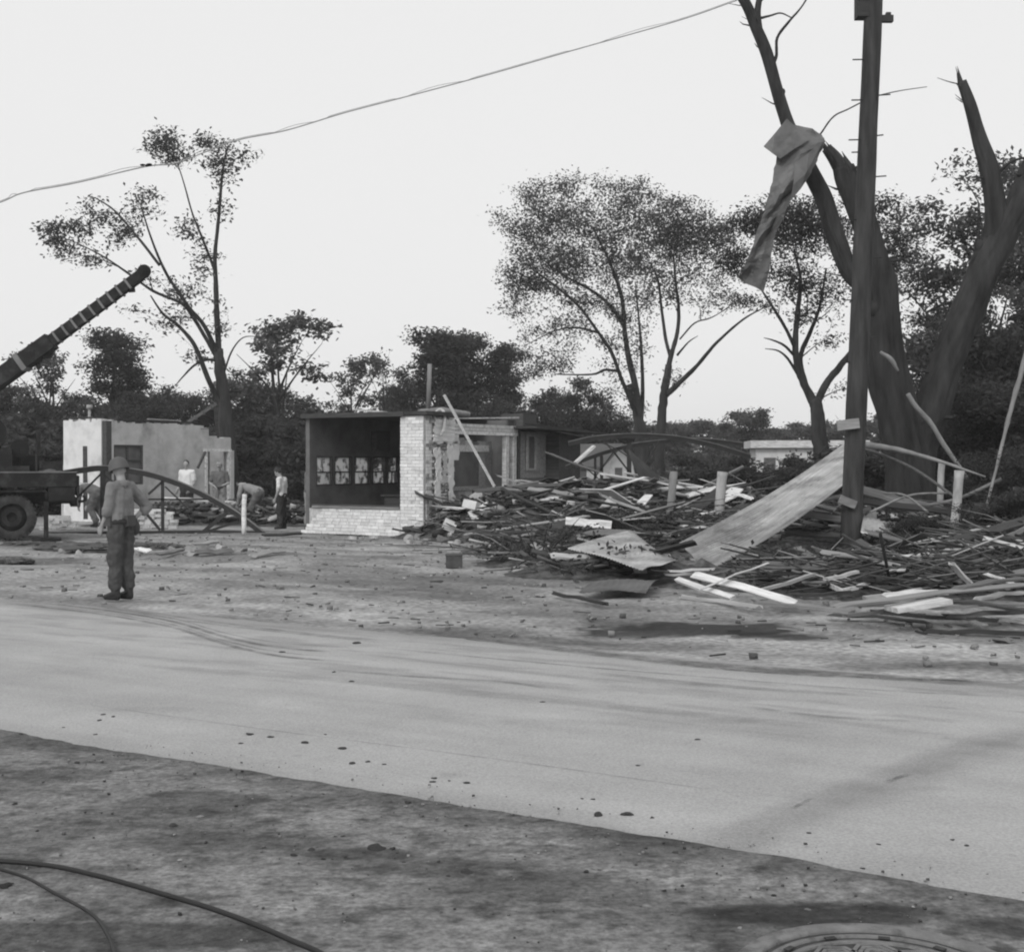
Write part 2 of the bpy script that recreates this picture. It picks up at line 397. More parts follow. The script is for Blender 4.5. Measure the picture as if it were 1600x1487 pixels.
# long scraped streaks that run along the road
us = X*.857-Y*.515
st = fbm(us*.12, s*1.0, 2.4, 61, 4); tone *= np.where(s > FAR_S-.5, .72+.56*np.clip((st-.3)/.4, 0, 1), 1)
tone *= np.where(Y > 45, .55, 1.0)
MT['soil'] = M('bare soil', .238, .28, .9, .95, .55, 6, tone=True, fine=.40, fscale=13, stain=(2.6, .54, .74, .6))
MT['concrete'] = M('old concrete road', .352, .10, .9, .85, .2, 45, tone=True, fine=.20, fscale=70, stain=(9, .62, .76, .72))
MT['tarmac'] = M('dirty tarmac', .20, .38, 1.6, .85, .6, 40, tone=True, fine=.42, fscale=38, stain=(3.2, .48, .66, .36))
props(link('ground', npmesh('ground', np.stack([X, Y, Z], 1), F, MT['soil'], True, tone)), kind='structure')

def strip(name, s0, s1, u0, u1, ds, du, z, mat, j0, j1, tonef, zf=None):
    ss = np.arange(s0, s1+ds/2, ds); uu = np.concatenate([-np.geomspace(400, -u0+1, 14), np.arange(u0, u1, du), np.geomspace(u1+1, 400, 14)])
    A, B, F = grid(uu, ss)
    e0 = (fbm(A, A*0+3.3, 1.4, 71)-.5)*j0 + (fbm(A, A*0+9.3, 9, 72)-.5)*j0*.35; e1 = (fbm(A, A*0+7.7, 1.0, 73)-.5)*j1 + (fbm(A, A*0+1.3, 7, 74)-.5)*j1*.4
    k = (B-s0)/(s1-s0); B = B + e0*np.clip(1-k*6, 0, 1) + e1*np.clip(1-(1-k)*6, 0, 1)
    x = .857*A + .515*B; y = -.515*A + .857*B
    zz = np.full_like(x, z) + (zf(x, y, B) if zf else 0)
    return props(link(name, npmesh(name, np.stack([x, y, zz], 1), F, mat, True, tonef(x, y, A, B))), kind='structure')
def road_tone(x, y, u, s):
    t = blobs(x, y, [(900, 1130, 120, 5, .92), (1140, 1128, 60, 4, .85), (520, 1010, 90, 4, .85), (1450, 1235, 40, 5, .82), (700, 1215, 30, 3, .85), (230, 1110, 70, 5, .9)])
    # an old tar smear that crosses the slab
    a, b = gz(1110, 1330), gz(1600, 1150); d = (b-a).normalized(); q = (x-a.x)*d.y*1 - (y-a.y)*d.x
    w = .20+.10*(fbm(x, y, 1.2, 44)-.5); t *= 1-.20*np.clip(1-np.abs(q)/w, 0, 1)**.6*(.5+fbm(x, y, 5, 45))
    t *= .84+.32*fbm(u*.10, s, 3.2, 52)                # faint wheel bands and scuffs
    t *= 1-.22*np.clip((fbm(u*.16, s, 9, 58)-.56)/.12, 0, 1)*np.clip((s-6.5)/2.5, .15, 1)
    t *= 1-.22*np.clip((s-9.75)/.6, 0, 1)*(.3+1.4*fbm(u*.25, s, 2.2, 53))   # dirt carried on from the lot
    t *= 1-.10*np.clip((5.8-s)/.4, 0, 1)*fbm(u, s, 4, 54)*2
    return t
strip('road', NEAR_S-.15, FAR_S, -24, 13, .06, .10, .004, MT['concrete'], .02, .34, road_tone)
def sh_tone(x, y, u, s):
    t = blobs(x, y, [(300, 1260, 110, 18, .55), (90, 1215, 90, 12, .55), (150, 1165, 200, 14, .72), (330, 1320, 190, 16, .55), (230, 1290, 200, 22, .75), (560, 1255, 130, 12, .7), (450, 1240, 200, 8, 1.15),
        (560, 1340, 90, 9, .45), (880, 1390, 150, 28, .6), (700, 1360, 120, 14, .62), (980, 1340, 130, 14, .75), (640, 1290, 100, 9, 1.15), (1010, 1440, 170, 22, .75),
        (150, 1470, 230, 26, .45), (330, 1450, 80, 8, .6), (250, 1390, 190, 22, 1.18), (600, 1420, 200, 24, 1.15), (1330, 1436, 230, 20, .26), (1560, 1455, 110, 24, .3),
        (1200, 1390, 190, 20, 1.2), (1050, 1320, 90, 10, .6), (780, 1290, 160, 8, .8), (960, 1310, 120, 6, .65)])
    t *= 1+.28*np.clip((u-.2)/1.2, 0, 1)               # drier towards the right
    edge = np.clip(1-(NEAR_S-s)/.35, 0, 1); t *= 1-.42*edge*np.clip(1.1-(u+.4)*.9, .0, 1)   # damp dirt along the road edge
    c = np.abs(NEAR_S-.025-s+.05*(fbm(u, u*0, 4, 66)-.5)); t *= 1-.6*np.clip(1-c/.02, 0, 1)*np.clip(u*2, 0, 1)   # the joint
    a = gz(1300, 1436); q = np.hypot(x-1.22, y-4.16)    # ripples of packed mud round the cover
    t *= 1-.45*np.clip(np.sin((q-.55)*110+3*fbm(x, y, 3, 67)), 0, 1)*np.clip(1-(q-.55)/.3, 0, 1)*np.clip((1.7-x)/.5, 0, 1)
    return t
_sh0 = sh_tone
def sh_tone(x, y, u, s):
    t = _sh0(x, y, u, s)*(.80+.40*fbm(x, y, 11, 68, 4)); g = fbm(x, y, 21, 69, 2)
    return t*(1-.5*np.clip((g-.66)/.08, 0, 1))*(1+.35*np.clip((.27-g)/.06, 0, 1))
def sh_z(x, y, s): return (fbm(x, y, 3, 81)-.5)*.012*np.clip((NEAR_S-s)/.3, 0, 1) - .0*x
strip('road_shoulder', .4, NEAR_S, -12, 8, .035, .045, .011, MT['tarmac'], .02, .15, sh_tone, sh_z)

# tyre tracks worn across the slab: thin sheets of rubber and mud, broken up by noise
def track_mat():
    m, n, b, o = newmat('tyre smear'); b.inputs['Base Color'].default_value = (.10, .10, .10, 1); b.inputs['Roughness'].default_value = .85
    tc = N(n, 'ShaderNodeTexCoord'); at_ = N(n, 'ShaderNodeAttribute', attribute_name='tone')
    z = rng_(n, noise_(n, tc.outputs['Object'], 3, 6, .7), .34, .62, .05, .7); a = math_(n, 'MULTIPLY', z, at_.outputs['Fac'])
    n.links.new(a, b.inputs['Alpha']); return m
MT['track'] = track_mat()
def track(pxs, w, k=1.0, z=.0085):
    P = smooth_path([gz(*p) for p in pxs], 12); v = []; tn = []; f = []
    for i, p in enumerate(P):
        t = (P[min(i+1, len(P)-1)]-P[max(i-1, 0)]).normalized(); nrm = Vector((-t.y, t.x, 0))
        e = min(1, i/5, (len(P)-1-i)/5)*k
        for q, a in ((-1, 0), (-.5, 1), (.5, 1), (1, 0)): v.append((p.x+nrm.x*w*q/2, p.y+nrm.y*w*q/2, z)); tn.append(a*e)
        if i:
            for j in range(3): f.append(((i-1)*4+j, (i-1)*4+j+1, i*4+j+1, i*4+j))
    props(link('tyre_track', npmesh('tyre_track', v, f, MT['track'], False, tn)), kind='structure')
for dy_, w_, k_ in ((0, .10, .8), (6, .06, .6), (11, .10, .7), (-6, .05, .5)):
    track([(0, 938+dy_*.4), (130, 950+dy_*.6), (260, 970+dy_*.8), (350, 996+dy_), (430, 1012+dy_*1.2), (520, 1020+dy_*1.3)], w_, k_)
track([(140, 944), (280, 965), (430, 985), (600, 1004)], .12, .5)
track([(160, 950), (300, 972), (450, 990), (620, 1008)], .07, .5)
track([(620, 980), (800, 1005), (1000, 1030), (1250, 1050), (1600, 1075)], .3, .9)
track([(1000, 1034), (1200, 1052), (1400, 1062), (1600, 1066)], .12, 1.0)
track([(480, 1045), (640, 1058), (780, 1066), (860, 1078)], .10, .55)
track([(200, 1040), (500, 1062), (900, 1100), (1300, 1140)], .25, .25)
track([(1160, 1105), (1300, 1122), (1460, 1130)], .10, .5)
track([(900, 1050), (1150, 1075), (1420, 1092)], .16, .4)

track([(1238, 1268), (1256, 1258), (1272, 1250)], .035, 1.0)
track([(1385, 1226), (1402, 1219), (1425, 1212)], .05, 1.2)
track([(1110, 1332), (1200, 1290), (1330, 1240), (1480, 1185), (1600, 1140)], .34, .16)
track([(100, 1098), (400, 1140), (800, 1192), (1200, 1250)], .02, .5)
track([(560, 1010), (900, 1042), (1300, 1075), (1600, 1092)], .05, .6)
# ------------------------------------------------------------------ manhole
mc = Vector((1.22, 4.16, 0)); ZM = .016
mh = thing('manhole_cover', 'round cast iron manhole cover set in the tarmac at the bottom edge of the picture', 'manhole cover', (mc.x, mc.y, 0))
mh.scale = (.92, .92, 1); mh.location = (1.235, 4.2, 0)
b = MB(); b.lathe((0, 0, ZM), [(.552, -.02), (.552, .004), (.540, .014), (.478, .014), (.470, .008), (.470, -.02)], 72); b.build('frame', MT['iron'], mh, True, False)
b = MB(); b.lathe((0, 0, ZM), [(.462, -.02), (.462, .004), (.455, .003), (.43, .002), (.425, .0), (0.0005, .0)], 72); b.build('lid', MT['iron_dark'], mh, True, False)
for r in (.43, .37, .12, .06):
    b = MB(); b.lathe((0, 0, ZM), [(r+.014, -.004), (r+.012, .007), (r-.012, .007), (r-.014, -.004)], 60); b.build('ring_rib', MT['iron'], mh, True, False)
for k in range(10):
    an = 2*math.pi*(k+.28)/10; c = Vector((math.cos(an)*.25, math.sin(an)*.25, ZM))
    for i, r in enumerate((.092, .064, .036)):
        b = MB(); b.lathe(c, [(r+.011, -.004), (r+.009, .009), (r-.009, .009), (r-.011, -.004)], 6 if i < 2 else 16)
        b.build('hex_rib', MT['iron'], mh, False, False)
    b = MB(); b.lathe(c, [(.020, .003), (.0005, .003)], 14); b.build('vent_hole', MT['iron_dark'], mh, False, False)
for k in range(12):
    an = 2*math.pi*(k+.5)/12; c = Vector((math.cos(an)*.405, math.sin(an)*.405, ZM+.009))
    b = MB(); tt = Vector((-math.sin(an), math.cos(an), 0)); b.bar(c-tt*.022, c+tt*.022, .024, .004); b.build('pick_slot', MT['iron_dark'], mh, False, False)

# ------------------------------------------------------------------ cables on the tarmac
P = smooth_path([gz(p[0], p[1], .03) for p in ((-260, 1338), (-80, 1343), (60, 1352), (150, 1370), (250, 1398), (330, 1422), (400, 1448), (450, 1470), (500, 1492), (560, 1530))], 8)
props(MB().tube(P, .0105, 10).build('cable', MT['cable'], None, True), 'long thick black cable curving over the tarmac to the bottom edge', 'cable')
P = smooth_path([gz(p[0], p[1], .026) for p in ((-240, 1350), (-60, 1352), (25, 1368), (80, 1396), (140, 1430), (165, 1462), (178, 1500), (190, 1560))], 8)
props(MB().tube(P, .007, 10).build('cable', MT['cable'], None, True), 'thinner black cable that bends down sharply left of the thick one', 'cable')

# ------------------------------------------------------------------ clods and stones on road and tarmac
def lump_mesh(seed, mat, nm='clod', sub=2, rough=.1):
    r = random.Random(seed); bm = bmesh.new(); bmesh.ops.create_icosphere(bm, subdivisions=sub, radius=1)
    o = [Vector((r.uniform(-9, 9), r.uniform(-9, 9), r.uniform(-9, 9))) for _ in range(5)]
    for v in bm.verts:
        k = 1+.30*math.sin(v.co.dot(o[0])*.33+r.random())+.18*math.sin(v.co.dot(o[1])*.5)+r.uniform(-rough, rough)
        v.co *= k; v.co.z = max(v.co.z*.62, -.25)
    me = bpy.data.meshes.new(nm); bm.to_mesh(me); bm.free(); me.materials.append(mat); return me
CL = [lump_mesh(i, MT['clod']) for i in range(5)]; ST = [lump_mesh(20+i, MT['stone'], 'stone') for i in range(5)]
def lump(nm, meshes, px, py, w, label, cat, group=None, flat=.8):
    p = gz(px, py); r = w/2/K*p.y*.88; o = link(nm, rnd.choice(meshes)); o.location = (p.x, p.y, (.011 if S_(p.x, p.y) < 5.3 else .004 if S_(p.x, p.y) < 10.4 else .0)+r*flat*.14)
    o.scale = (r*1.1, r*rnd.uniform(.8, 1.2), r*flat); o.rotation_euler = (0, 0, rnd.uniform(0, 6)); return props(o, label, cat, group)
lump('clod', CL, 587, 1333, 26, 'largest dark clump of earth on the near tarmac', 'clod')
lump('clod', CL, 729, 1370, 20, 'dark clump of earth on the tarmac nearest the camera, right of the largest clump', 'clod')
lump('clod', CL, 933, 1277, 14, 'dark clod on the road beside the tarmac edge, left one of the pair', 'clod', flat=1.2)
lump('clod', CL, 980, 1275, 18, 'dark clod on the road beside the tarmac edge, right one of the pair', 'clod')
lump('clod', CL, 3, 1392, 22, 'dark clod by the black cables at the left edge of the picture', 'clod')
lump('clod', CL, 270, 1295, 15, 'lone dark clod on the damp tarmac above the black cables', 'clod')
for px, py, w in ((484, 1334, 13), (458, 1343, 12), (535, 1313, 9), (523, 1313, 7), (637, 1259, 11), (612, 1332, 12), (568, 1338, 8), (1039, 1398, 7), (1068, 1390, 7), (846, 1285, 10),
                  (916, 1368, 9), (1056, 1338, 9), (30, 1150, 12), (118, 1196, 10), (20, 1261, 9), (700, 1375, 8), (630, 1354, 8), (505, 1348, 9), (540, 1345, 7), (60, 1359, 7), (1210, 1406, 8), (1145, 1463, 9)):
    lump('clod', CL, px, py, w, 'small dark clod scattered on the near tarmac', 'clod', 'small clods on the near tarmac')
for px, py, w in ((730, 1225, 12), (678, 1218, 9), (702, 1222, 6), (677, 1224, 11), (848, 1098, 8), (176, 1121, 8), (153, 1127, 9), (160, 1118, 9), (475, 1162, 14), (390, 1149, 14), (423, 1153, 11), (376, 1163, 9),
                  (535, 1171, 14), (548, 1195, 13), (508, 1149, 6), (147, 1149, 7), (98, 1138, 6), (1020, 1280, 8), (1350, 1360, 8), (1266, 1304, 9), (1375, 1322, 8), (1490, 1315, 8), (1514, 1324, 9), (998, 1198, 8),
                  (555, 1006, 14), (522, 1051, 8), (548, 1066, 9), (1090, 1157, 9), (910, 1250, 6), (927, 1251, 7), (440, 1020, 10), (575, 1192, 9), (600, 1196, 8)):
    lump('clod', CL, px, py, w, 'small dark clod scattered on the pale road', 'clod', 'small clods on the road', .5)
for px, py, w in ((97, 1258, 11), (312, 1281, 11), (935, 1363, 15), (1158, 1457, 10), (280, 1349, 9), (15, 1299, 9), (1264, 1428, 12), (140, 1390, 7)):
    lump('pebble', ST, px, py, w, 'pale pebble lying on the dark tarmac', 'pebble', 'pale pebbles on the tarmac', .4)
lump('stone', ST, 1570, 1003, 34, 'flat pale stone on the dirt below the long boards at the right edge', 'stone', None, .55)
lump('stone', ST, 845, 931, 18, 'small white lump on the dirt in front of the wreckage', 'stone', None, .7)
lump('stone', ST, 812, 893, 40, 'rounded pale boulder at the left toe of the wreckage', 'stone', None, .9)
lump('stone', ST, 856, 886, 52, 'wide pale boulder beside the rounded one at the toe of the wreckage', 'stone', None, .6)
# dark block standing on the lot
o = MB(); c = gz(710, 886); o.box((c.x-.135, c.y-.12, 0), (c.x+.125, c.y+.12, .19)); o.box((c.x-.145, c.y-.13, .19), (c.x+.135, c.y+.13, .21))
props(o.build('block', MT['concrete_block']), 'small dark square block standing alone on the dirt lot', 'block')
# ------------------------------------------------------------------ brick ruin in the middle
LU, LH, LD, JT = .205, .066, .10, .010
def brick_mesh(mat, seed):
    r = random.Random(seed); b = MB(); j = lambda: r.uniform(-.004, .004)
    p = [(x+j(), y+j(), z+j()) for z in (0, LH) for x, y in ((0, 0), (LU, 0), (LU, LD), (0, LD))]
    return b.hexa(p).mesh('brick', mat)
BR = [brick_mesh(MT['white_brick'], i) for i in range(6)]; BRD = [brick_mesh(MT['dull_brick'], 30+i) for i in range(6)]
def brick(parent, u, v, z, rz=0.0, sx=1.0, meshes=None, sy=1.0):
    o = link('brick', rnd.choice(meshes or BR), parent); o.location = (u, v+rnd.uniform(-.005, .004), z); o.scale = (sx, sy, 1)
    o.rotation_euler = (0, 0, rz+rnd.uniform(-.012, .012)); return o
ruin = thing('brick_ruin', 'roofless diner ruin with a tall white brick pillar and a dark open front room', 'ruined building', (-2.0, 29.0, 0), ROT)
CH = LH+JT
# mortar cores
b = MB(); b.box((-3.35, .012, 0), (-.655, .19, .60)); b.box((-.648, .012, 0), (-.012, .35, 2.76)); b.build('mortar_core', MT['mortar'], ruin, False, False)
for i in range(8):                                   # low front wall with a raked left end
    z = i*CH; u = -3.55+.6*i/7+(.0 if i % 2 else -.05); end = -.665
    first = True
    while u < end-.03:
        L = min(LU, end-u); brick(ruin, u, 0, z, 0, L/LU); u += L+JT
for i in range(36):                                  # pillar front
    z = i*CH; u = -.655; q = [.205, .205, .205] if i % 2 else [.10, .205, .205, .095]
    if i > 33 and i % 2: q = q[:2]
    for L in q:
        brick(ruin, u, 0, z, 0, L/LU); u += L+JT
for i in range(36):                                  # pillar return, first bricks
    z = i*CH; v = .105
    for L in ([.205] if i % 2 else [.10, .205]):
        o = brick(ruin, 0, v, z, math.pi/2, L/LU, BRD if rnd.random() < .45 else BR); v += L+JT
# rest of the return: broken brickwork under torn render (one part)
cs, ax, hf = [], [], []
for i in range(36):
    z = (i+.5)*CH; v = .33+(.1 if i % 2 else 0); vend = 1.30-.25*vnoise(i*1.0, 0, .35, 5)-(.45*max(0, 1-z/.9))
    while v < vend:
        cs.append((-.045+rnd.uniform(-.02, .018), v+.1, z)); ax.append(np.eye(3)); hf.append((.05, .101, .033)); v += .215
v_, f_ = boxes_np(np.array(cs), np.array(ax), np.array(hf))
props(link('broken_brickwork', npmesh('broken_brickwork', v_, f_, MT['dull_brick']), ruin), kind='stuff')
b = MB(); b.box((-.10, .35, 0), (-.05, 1.15, 2.72)); b.build('wall_core', MT['mortar'], ruin, False, False)
for k, (v0, v1, z0, z1) in enumerate([(.42, .66, .3, 2.0), (.98, 1.2, .35, 2.1), (.4, 1.25, 2.15, 2.7), (.72, .9, 1.2, 1.9)]):   # render still clinging
    n = 30; P = []
    for i in range(n+1):
        row = []
        for j in range(7):
            e = .16*(vnoise(i*.55+k*7, j*3.1, 1, 23)-.5)+.05*(vnoise(i*1.9, j*5.0+k, 1, 24)-.5)
            vv = v0+(v1-v0)*j/6 + (e if j in (0, 6) else e*.3)
            row.append((.012+.018*vnoise(i*.9, j*.9+k*9, 1, 8), vv, z0+(z1-z0)*i/n+.05*math.sin(j*2+k)*(i in (0, n))))
        P.append(row)
    shell(P, -.02).build('render_patch', MT['plaster'] if k != 3 else MT['grey_plaster'], ruin, False, False)
# sill, roof, left wall with its window band, counter
b = MB(); b.box((-3.25, -.03, .612), (-.66, .20, .665)); b.build('sill', MT['grey_wood'], ruin, False, False)
b = MB(); b.box((-3.3, .05, .667), (-.67, .16, .70)); b.build('sill_board', MT['dark_wood'], ruin, False, False)
b = MB(); b.box((-3.5, -.06, 2.775), (-.85, 4.3, 2.86)); b.box((-.848, -.06, 2.775), (.12, 1.05, 2.86)); b.build('roof', MT['roof_felt'], ruin, False, False)
b = MB(); b.bar((-3.52, -.085, 2.80), (-.5, -.085, 2.80), .03, .10); b.build('fascia_board', MT['dark_wood'], ruin, False, False)
Z0, Z1 = 1.13, 1.84; WV = [(.25, .86), (.95, 1.62), (1.73, 2.38), (2.49, 3.05), (3.13, 3.60)]
b = MB(); b.box((-3.47, 0.02, 0), (-3.35, 4.2, Z0)); b.box((-3.47, 0.02, Z1), (-3.35, 4.2, 2.77)); v = .02
for v0, v1 in WV+[(4.2, 4.2)]:
    b.box((-3.47, v, Z0), (-3.35, v0, Z1)); v = v1
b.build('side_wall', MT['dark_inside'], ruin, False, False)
for k, (v0, v1) in enumerate(WV):
    b = MB(); t = .03
    b.box((-3.45, v0, Z0), (-3.33, v0+t, Z1)); b.box((-3.45, v1-t, Z0), (-3.33, v1, Z1)); b.box((-3.45, v0+t, Z0), (-3.33, v1-t, Z0+t)); b.box((-3.45, v0+t, Z1-t), (-3.33, v1-t, Z1))
    zm = (Z0+Z1)/2-.03; vm = (v0+v1)/2
    b.box((-3.43, v0+t, zm-.014), (-3.35, v1-t, zm+.014))
    fr = b.build('window', MT['dark_wood'], ruin, False, False); FR[fr] = FR[ruin]
    for a, c in ((Z0+t, zm-.014), (zm+.014, Z1-t)):
        for g0, g1 in ((v0+t, vm), (vm, v1-t)):
            if k == 3 and a > zm-.1 or (k == 4 and rnd.random() < .4): continue
            n = 4 if rnd.random() < .45 else 0        # broken pane: a shard with a hole of its own outline
            b = MB(); x = -3.40; sx = rnd.uniform(.35, .6); szz = rnd.uniform(.3, .6)
            if n: p = [(g0, a), (g1, a), (g1, c), (g0+(g1-g0)*sx, c), (g0+(g1-g0)*rnd.uniform(.3, .6), a+(c-a)*szz), (g0, a+(c-a)*rnd.uniform(.3, .6))]
            else: p = [(g0, a), (g1, a), (g1, c), (g0, c)]
            m = len(p); b.add([(x, q[0], q[1]) for q in p]+[(x-.004, q[0], q[1]) for q in p], [tuple(range(m)), tuple(reversed(range(m, 2*m)))]+[(i, m+i, m+(i+1) % m, (i+1) % m) for i in range(m)])
            b.build('pane', MT['glass'], fr, False, False)
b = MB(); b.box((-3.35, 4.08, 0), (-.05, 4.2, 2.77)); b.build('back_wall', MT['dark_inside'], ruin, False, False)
b = MB(); b.box((-2.3, 1.6, 0), (-.8, 2.2, .86)); b.box((-2.36, 1.54, .86), (-.75, 2.26, .90)); b.build('counter', MT['dark_wood'], ruin, False, False)
b = MB(); b.box((-3.3, 2.4, 2.0), (-3.16, 3.0, 2.5)); b.build('wall_box', MT['dark_wood'], ruin, False, False)
# right part: lintel, posts, partition
for i in range(3):
    b = MB(); b.bar((.0, 1.12+.05*i, 2.40+.088*i), (.02, 4.1-.1*(i == 2), 2.40+.085*i), .05, .078); b.build('lintel_board', MT['white_wood'], ruin, False, False)
b = MB(); b.box((-.14, 1.0, 2.36), (-.03, 4.15, 2.44)); b.build('lintel_beam', MT['grey_wood'], ruin, False, False)
for k in range(9):
    v0 = 1.3+k*.31; b = MB(); b.box((-.80+rnd.uniform(0, .02), v0, 0), (-.73, v0+.302, 2.25+rnd.uniform(-.05, .12))); b.build('partition_board', MT['pale_wood' if k % 3 else 'grey_wood'], ruin, False, False)
b = MB(); b.box((-.728, 1.5, 1.0), (-.69, 3.95, 1.10)); b.build('rail', MT['pale_wood'], ruin, False, False)
b = MB(); b.box((-.728, 1.5, 1.96), (-.69, 3.9, 2.12)); b.build('rail', MT['white_wood'], ruin, False, False)
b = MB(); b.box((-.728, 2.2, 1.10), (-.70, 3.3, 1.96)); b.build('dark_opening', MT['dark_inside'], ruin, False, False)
for v0, w, z1, mt in ((3.62, .15, 2.38, 'white_wood'), (3.98, .14, 2.39, 'white_wood'), (4.20, .08, 2.5, 'dark_wood')):
    b = MB(); b.bar((-.04, v0, 0), (-.04, v0+.03, z1), .12, w, (0, 1, 0)); b.build('post', MT[mt], ruin, False, False)
b = MB(); P = [[(-.01, 1.18+.25*j/4+.03*math.sin(i*2.1+j), 1.75+.6*i/7) for j in range(5)] for i in range(8)]
shell(P, -.03).build('render_patch', MT['plaster'], ruin, False, False)
for k in range(7):                                   # boarded wall, right end
    z = .35+k*.145; b = MB(); b.bar((.0, 4.3, z), (.0, 5.62, z+.01), .03, .135); b.build('siding_board', MT['grey_board'] if k % 2 else MT['grey_wood'], ruin, False, False)
b = MB(); b.box((-.10, 4.26, 1.35), (-.045, 6.75, 2.48)); b.box((-.10, 4.28, 0), (-.04, 5.6, 1.35)); b.build('rear_wall', MT['grey_board'], ruin, False, False)
w = MB(); w.box((-.02, 4.62, 1.48), (.01, 4.72, 2.42)); w.box((-.02, 5.05, 1.48), (.01, 5.17, 2.42)); w.box((-.02, 4.72, 1.48), (.01, 5.05, 1.54)); w.box((-.02, 4.72, 2.36), (.01, 5.05, 2.42))
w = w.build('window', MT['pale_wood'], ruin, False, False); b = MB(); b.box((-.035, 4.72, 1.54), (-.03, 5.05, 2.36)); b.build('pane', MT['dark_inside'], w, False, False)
b = MB(); b.box((-.05, 5.7, .9), (.35, 6.9, 2.42)); b.build('recess_shade_block', MT['dark_wood'], ruin, False, False)  # solid dark block, its colour standing for the shade of a recess
b = MB(); b.bar((.1, 3.9, 2.57), (.42, 7.2, 2.47), 1.3, .05); b.build('rear_roof', MT['roof_felt'], ruin, False, False)
b = MB(); b.bar((.25, 4.1, 2.66), (.5, 7.0, 2.55), .06, .04); b.build('roof_edge', MT['dark_wood'], ruin, False, False)
b = MB(); b.box((-.75, 4.6, 2.2), (-.1, 5.3, 2.95)); b.build('chimney', MT['dull_brick' if 0 else 'dark_wood'], ruin, False, False)
b = MB(); b.bar((-.3, 1.6, 2.74), (-.1, 4.2, 2.83), .25, .03); b.build('roof_strip', MT['white_wood'], ruin, False, False)
b = MB(); b.cyl((-.5, .9, 2.84), (-.47, .92, 4.0), .055, 10); b.build('vent_pipe', MT['stripped'], ruin, True, False)
# loose timber resting on the ruin
def loose(nm, p, q, w, h, mt, label, cat, group=None): return props(MB().bar(p, q, w, h).build(nm, MT[mt]), label, cat, group)
loose('pole', at(694, 617, 29.6), at(777, 768, 29.4), .07, .06, 'pale_wood', 'long thin pale pole leaning from the roof of the brick ruin', 'pole')
props(MB().tube([at(655, 645, 29.9), at(690, 641, 30.2), at(733, 647, 30.6)], [.09, .08, .06], 10).build('beam', MT['stripped']), 'short round log lying on top of the white brick pillar', 'log')
loose('board', at(553, 641, 30.6)+Vector((0, 0, .02)), at(612, 645, 30.0), .10, .04, 'pale_wood', 'thin pale board lying on the dark roof edge of the brick ruin', 'board')
props(MB().tube(smooth_path([at(676, 650, 29.8), at(686, 640, 29.8), at(694, 645, 29.7), at(694, 668, 29.45), at(689, 680, 29.4)], 4), .035, 6).build('torn_strip', MT['pale_wood']), 'curled torn strip hanging over the side of the white brick pillar', 'torn strip')

# ------------------------------------------------------------------ white block building on the left
lb = thing('block_building', 'white walled building without a roof behind the soldier, left of the tall sparse tree', 'ruined building', (-11.43, 36.0, 0), ROT)
b = MB()
for i in range(20):                                 # end wall with a chipped top
    x0 = -1.75+i*.079; z = 2.93-.05*rnd.random()-(.06 if i in (5, 6, 14) else 0); b.box((x0, 0, 0), (x0+.0788, .2, z))
b.build('end_wall', MT['plaster'], lb, False, False)
b = MB(); b.box((-.168, .03, 0), (-.0, .22, 2.86)); b.build('corner_post', MT['dark_wood'], lb, False, False)
b = MB(); b.box((-.2, .224, 0), (-.004, .30, 2.9)); b.box((-.2, .30, 0), (-.004, 1.40, 1.05)); b.box((-.2, .30, 2.19), (-.004, 1.40, 2.80)); b.box((-.2, 1.40, 0), (-.004, 3.70, 2.72))
b.box((-.2, 3.70, 2.06), (-.004, 5.02, 2.44)); b.box((-.2, 3.70, 2.44), (-.004, 4.05, 2.70))

for i in range(34):                                 # broken top courses
    v0 = .32+i*.11; zt = 2.80+.07*vnoise(i*.37, 2, 1, 4)+(.05*rnd.random())-(.10 if rnd.random() < .12 else 0)-.02*i*.11
    b.box((-.2, v0, 2.80 if v0 < 1.39 else 2.72), (-.006, v0+.108, max(zt, 2.74 if v0 > 1.39 else 2.81)))
b.box((-.19, 4.05, 2.44), (-.008, 4.4, 2.50)); b.box((-.19, 4.7, 2.44), (-.008, 5.0, 2.47)); b.box((-.2, 4.98, 0), (-.004, 5.16, 2.06)); b.box((-.2, 3.7, 0), (-.004, 3.86, 2.06))
b.build('long_wall', MT['grey_plaster'], lb, False, False)  # greyer than the end wall: this side's shade is put into the plaster colour
w = MB(); t = .06
w.box((-.10, .30, 1.05), (-.02, .36, 2.19)); w.box((-.10, 1.34, 1.05), (-.02, 1.40, 2.19)); w.box((-.10, .36, 1.05), (-.02, 1.34, 1.11)); w.box((-.10, .36, 2.13), (-.02, 1.34, 2.19)); w.box((-.09, .80, 1.11), (-.03, .86, 2.13)); w.box((-.08, .36, 1.72), (-.035, 1.34, 1.77))
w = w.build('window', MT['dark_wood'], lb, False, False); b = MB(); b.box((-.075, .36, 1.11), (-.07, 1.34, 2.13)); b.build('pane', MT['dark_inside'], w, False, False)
d = MB(); d.box((-.06, 3.87, 0), (.03, 3.97, 2.02)); d.box((-.06, 4.88, 0), (.03, 4.98, 2.02)); d.box((-.06, 3.80, 2.02), (.05, 5.0, 2.10)); d.build('door_frame', MT['white_wood'], lb, False, False)
b = MB(); b.box((-.9, 3.7, 0), (-.8, 5.1, 2.2)); b.build('inner_wall', MT['grey_wood'], lb, False, False)
b = MB(); b.bar((-.1, .4, 2.92), (-.12, 3.6, 2.89), .22, .05); b.build('wall_plate', MT['dark_wood'], lb, False, False)
b = MB(); b.bar((-.03, 1.6, 2.95), (-.03, 2.9, 2.93), .05, .04); b.build('edge_strip', MT['pale_wood'], lb, False, False)
b = MB(); b.bar((-1.5, .08, 2.95), (-.5, .1, 2.97), .18, .035); b.build('coping_strip', MT['dark_wood'], lb, False, False)
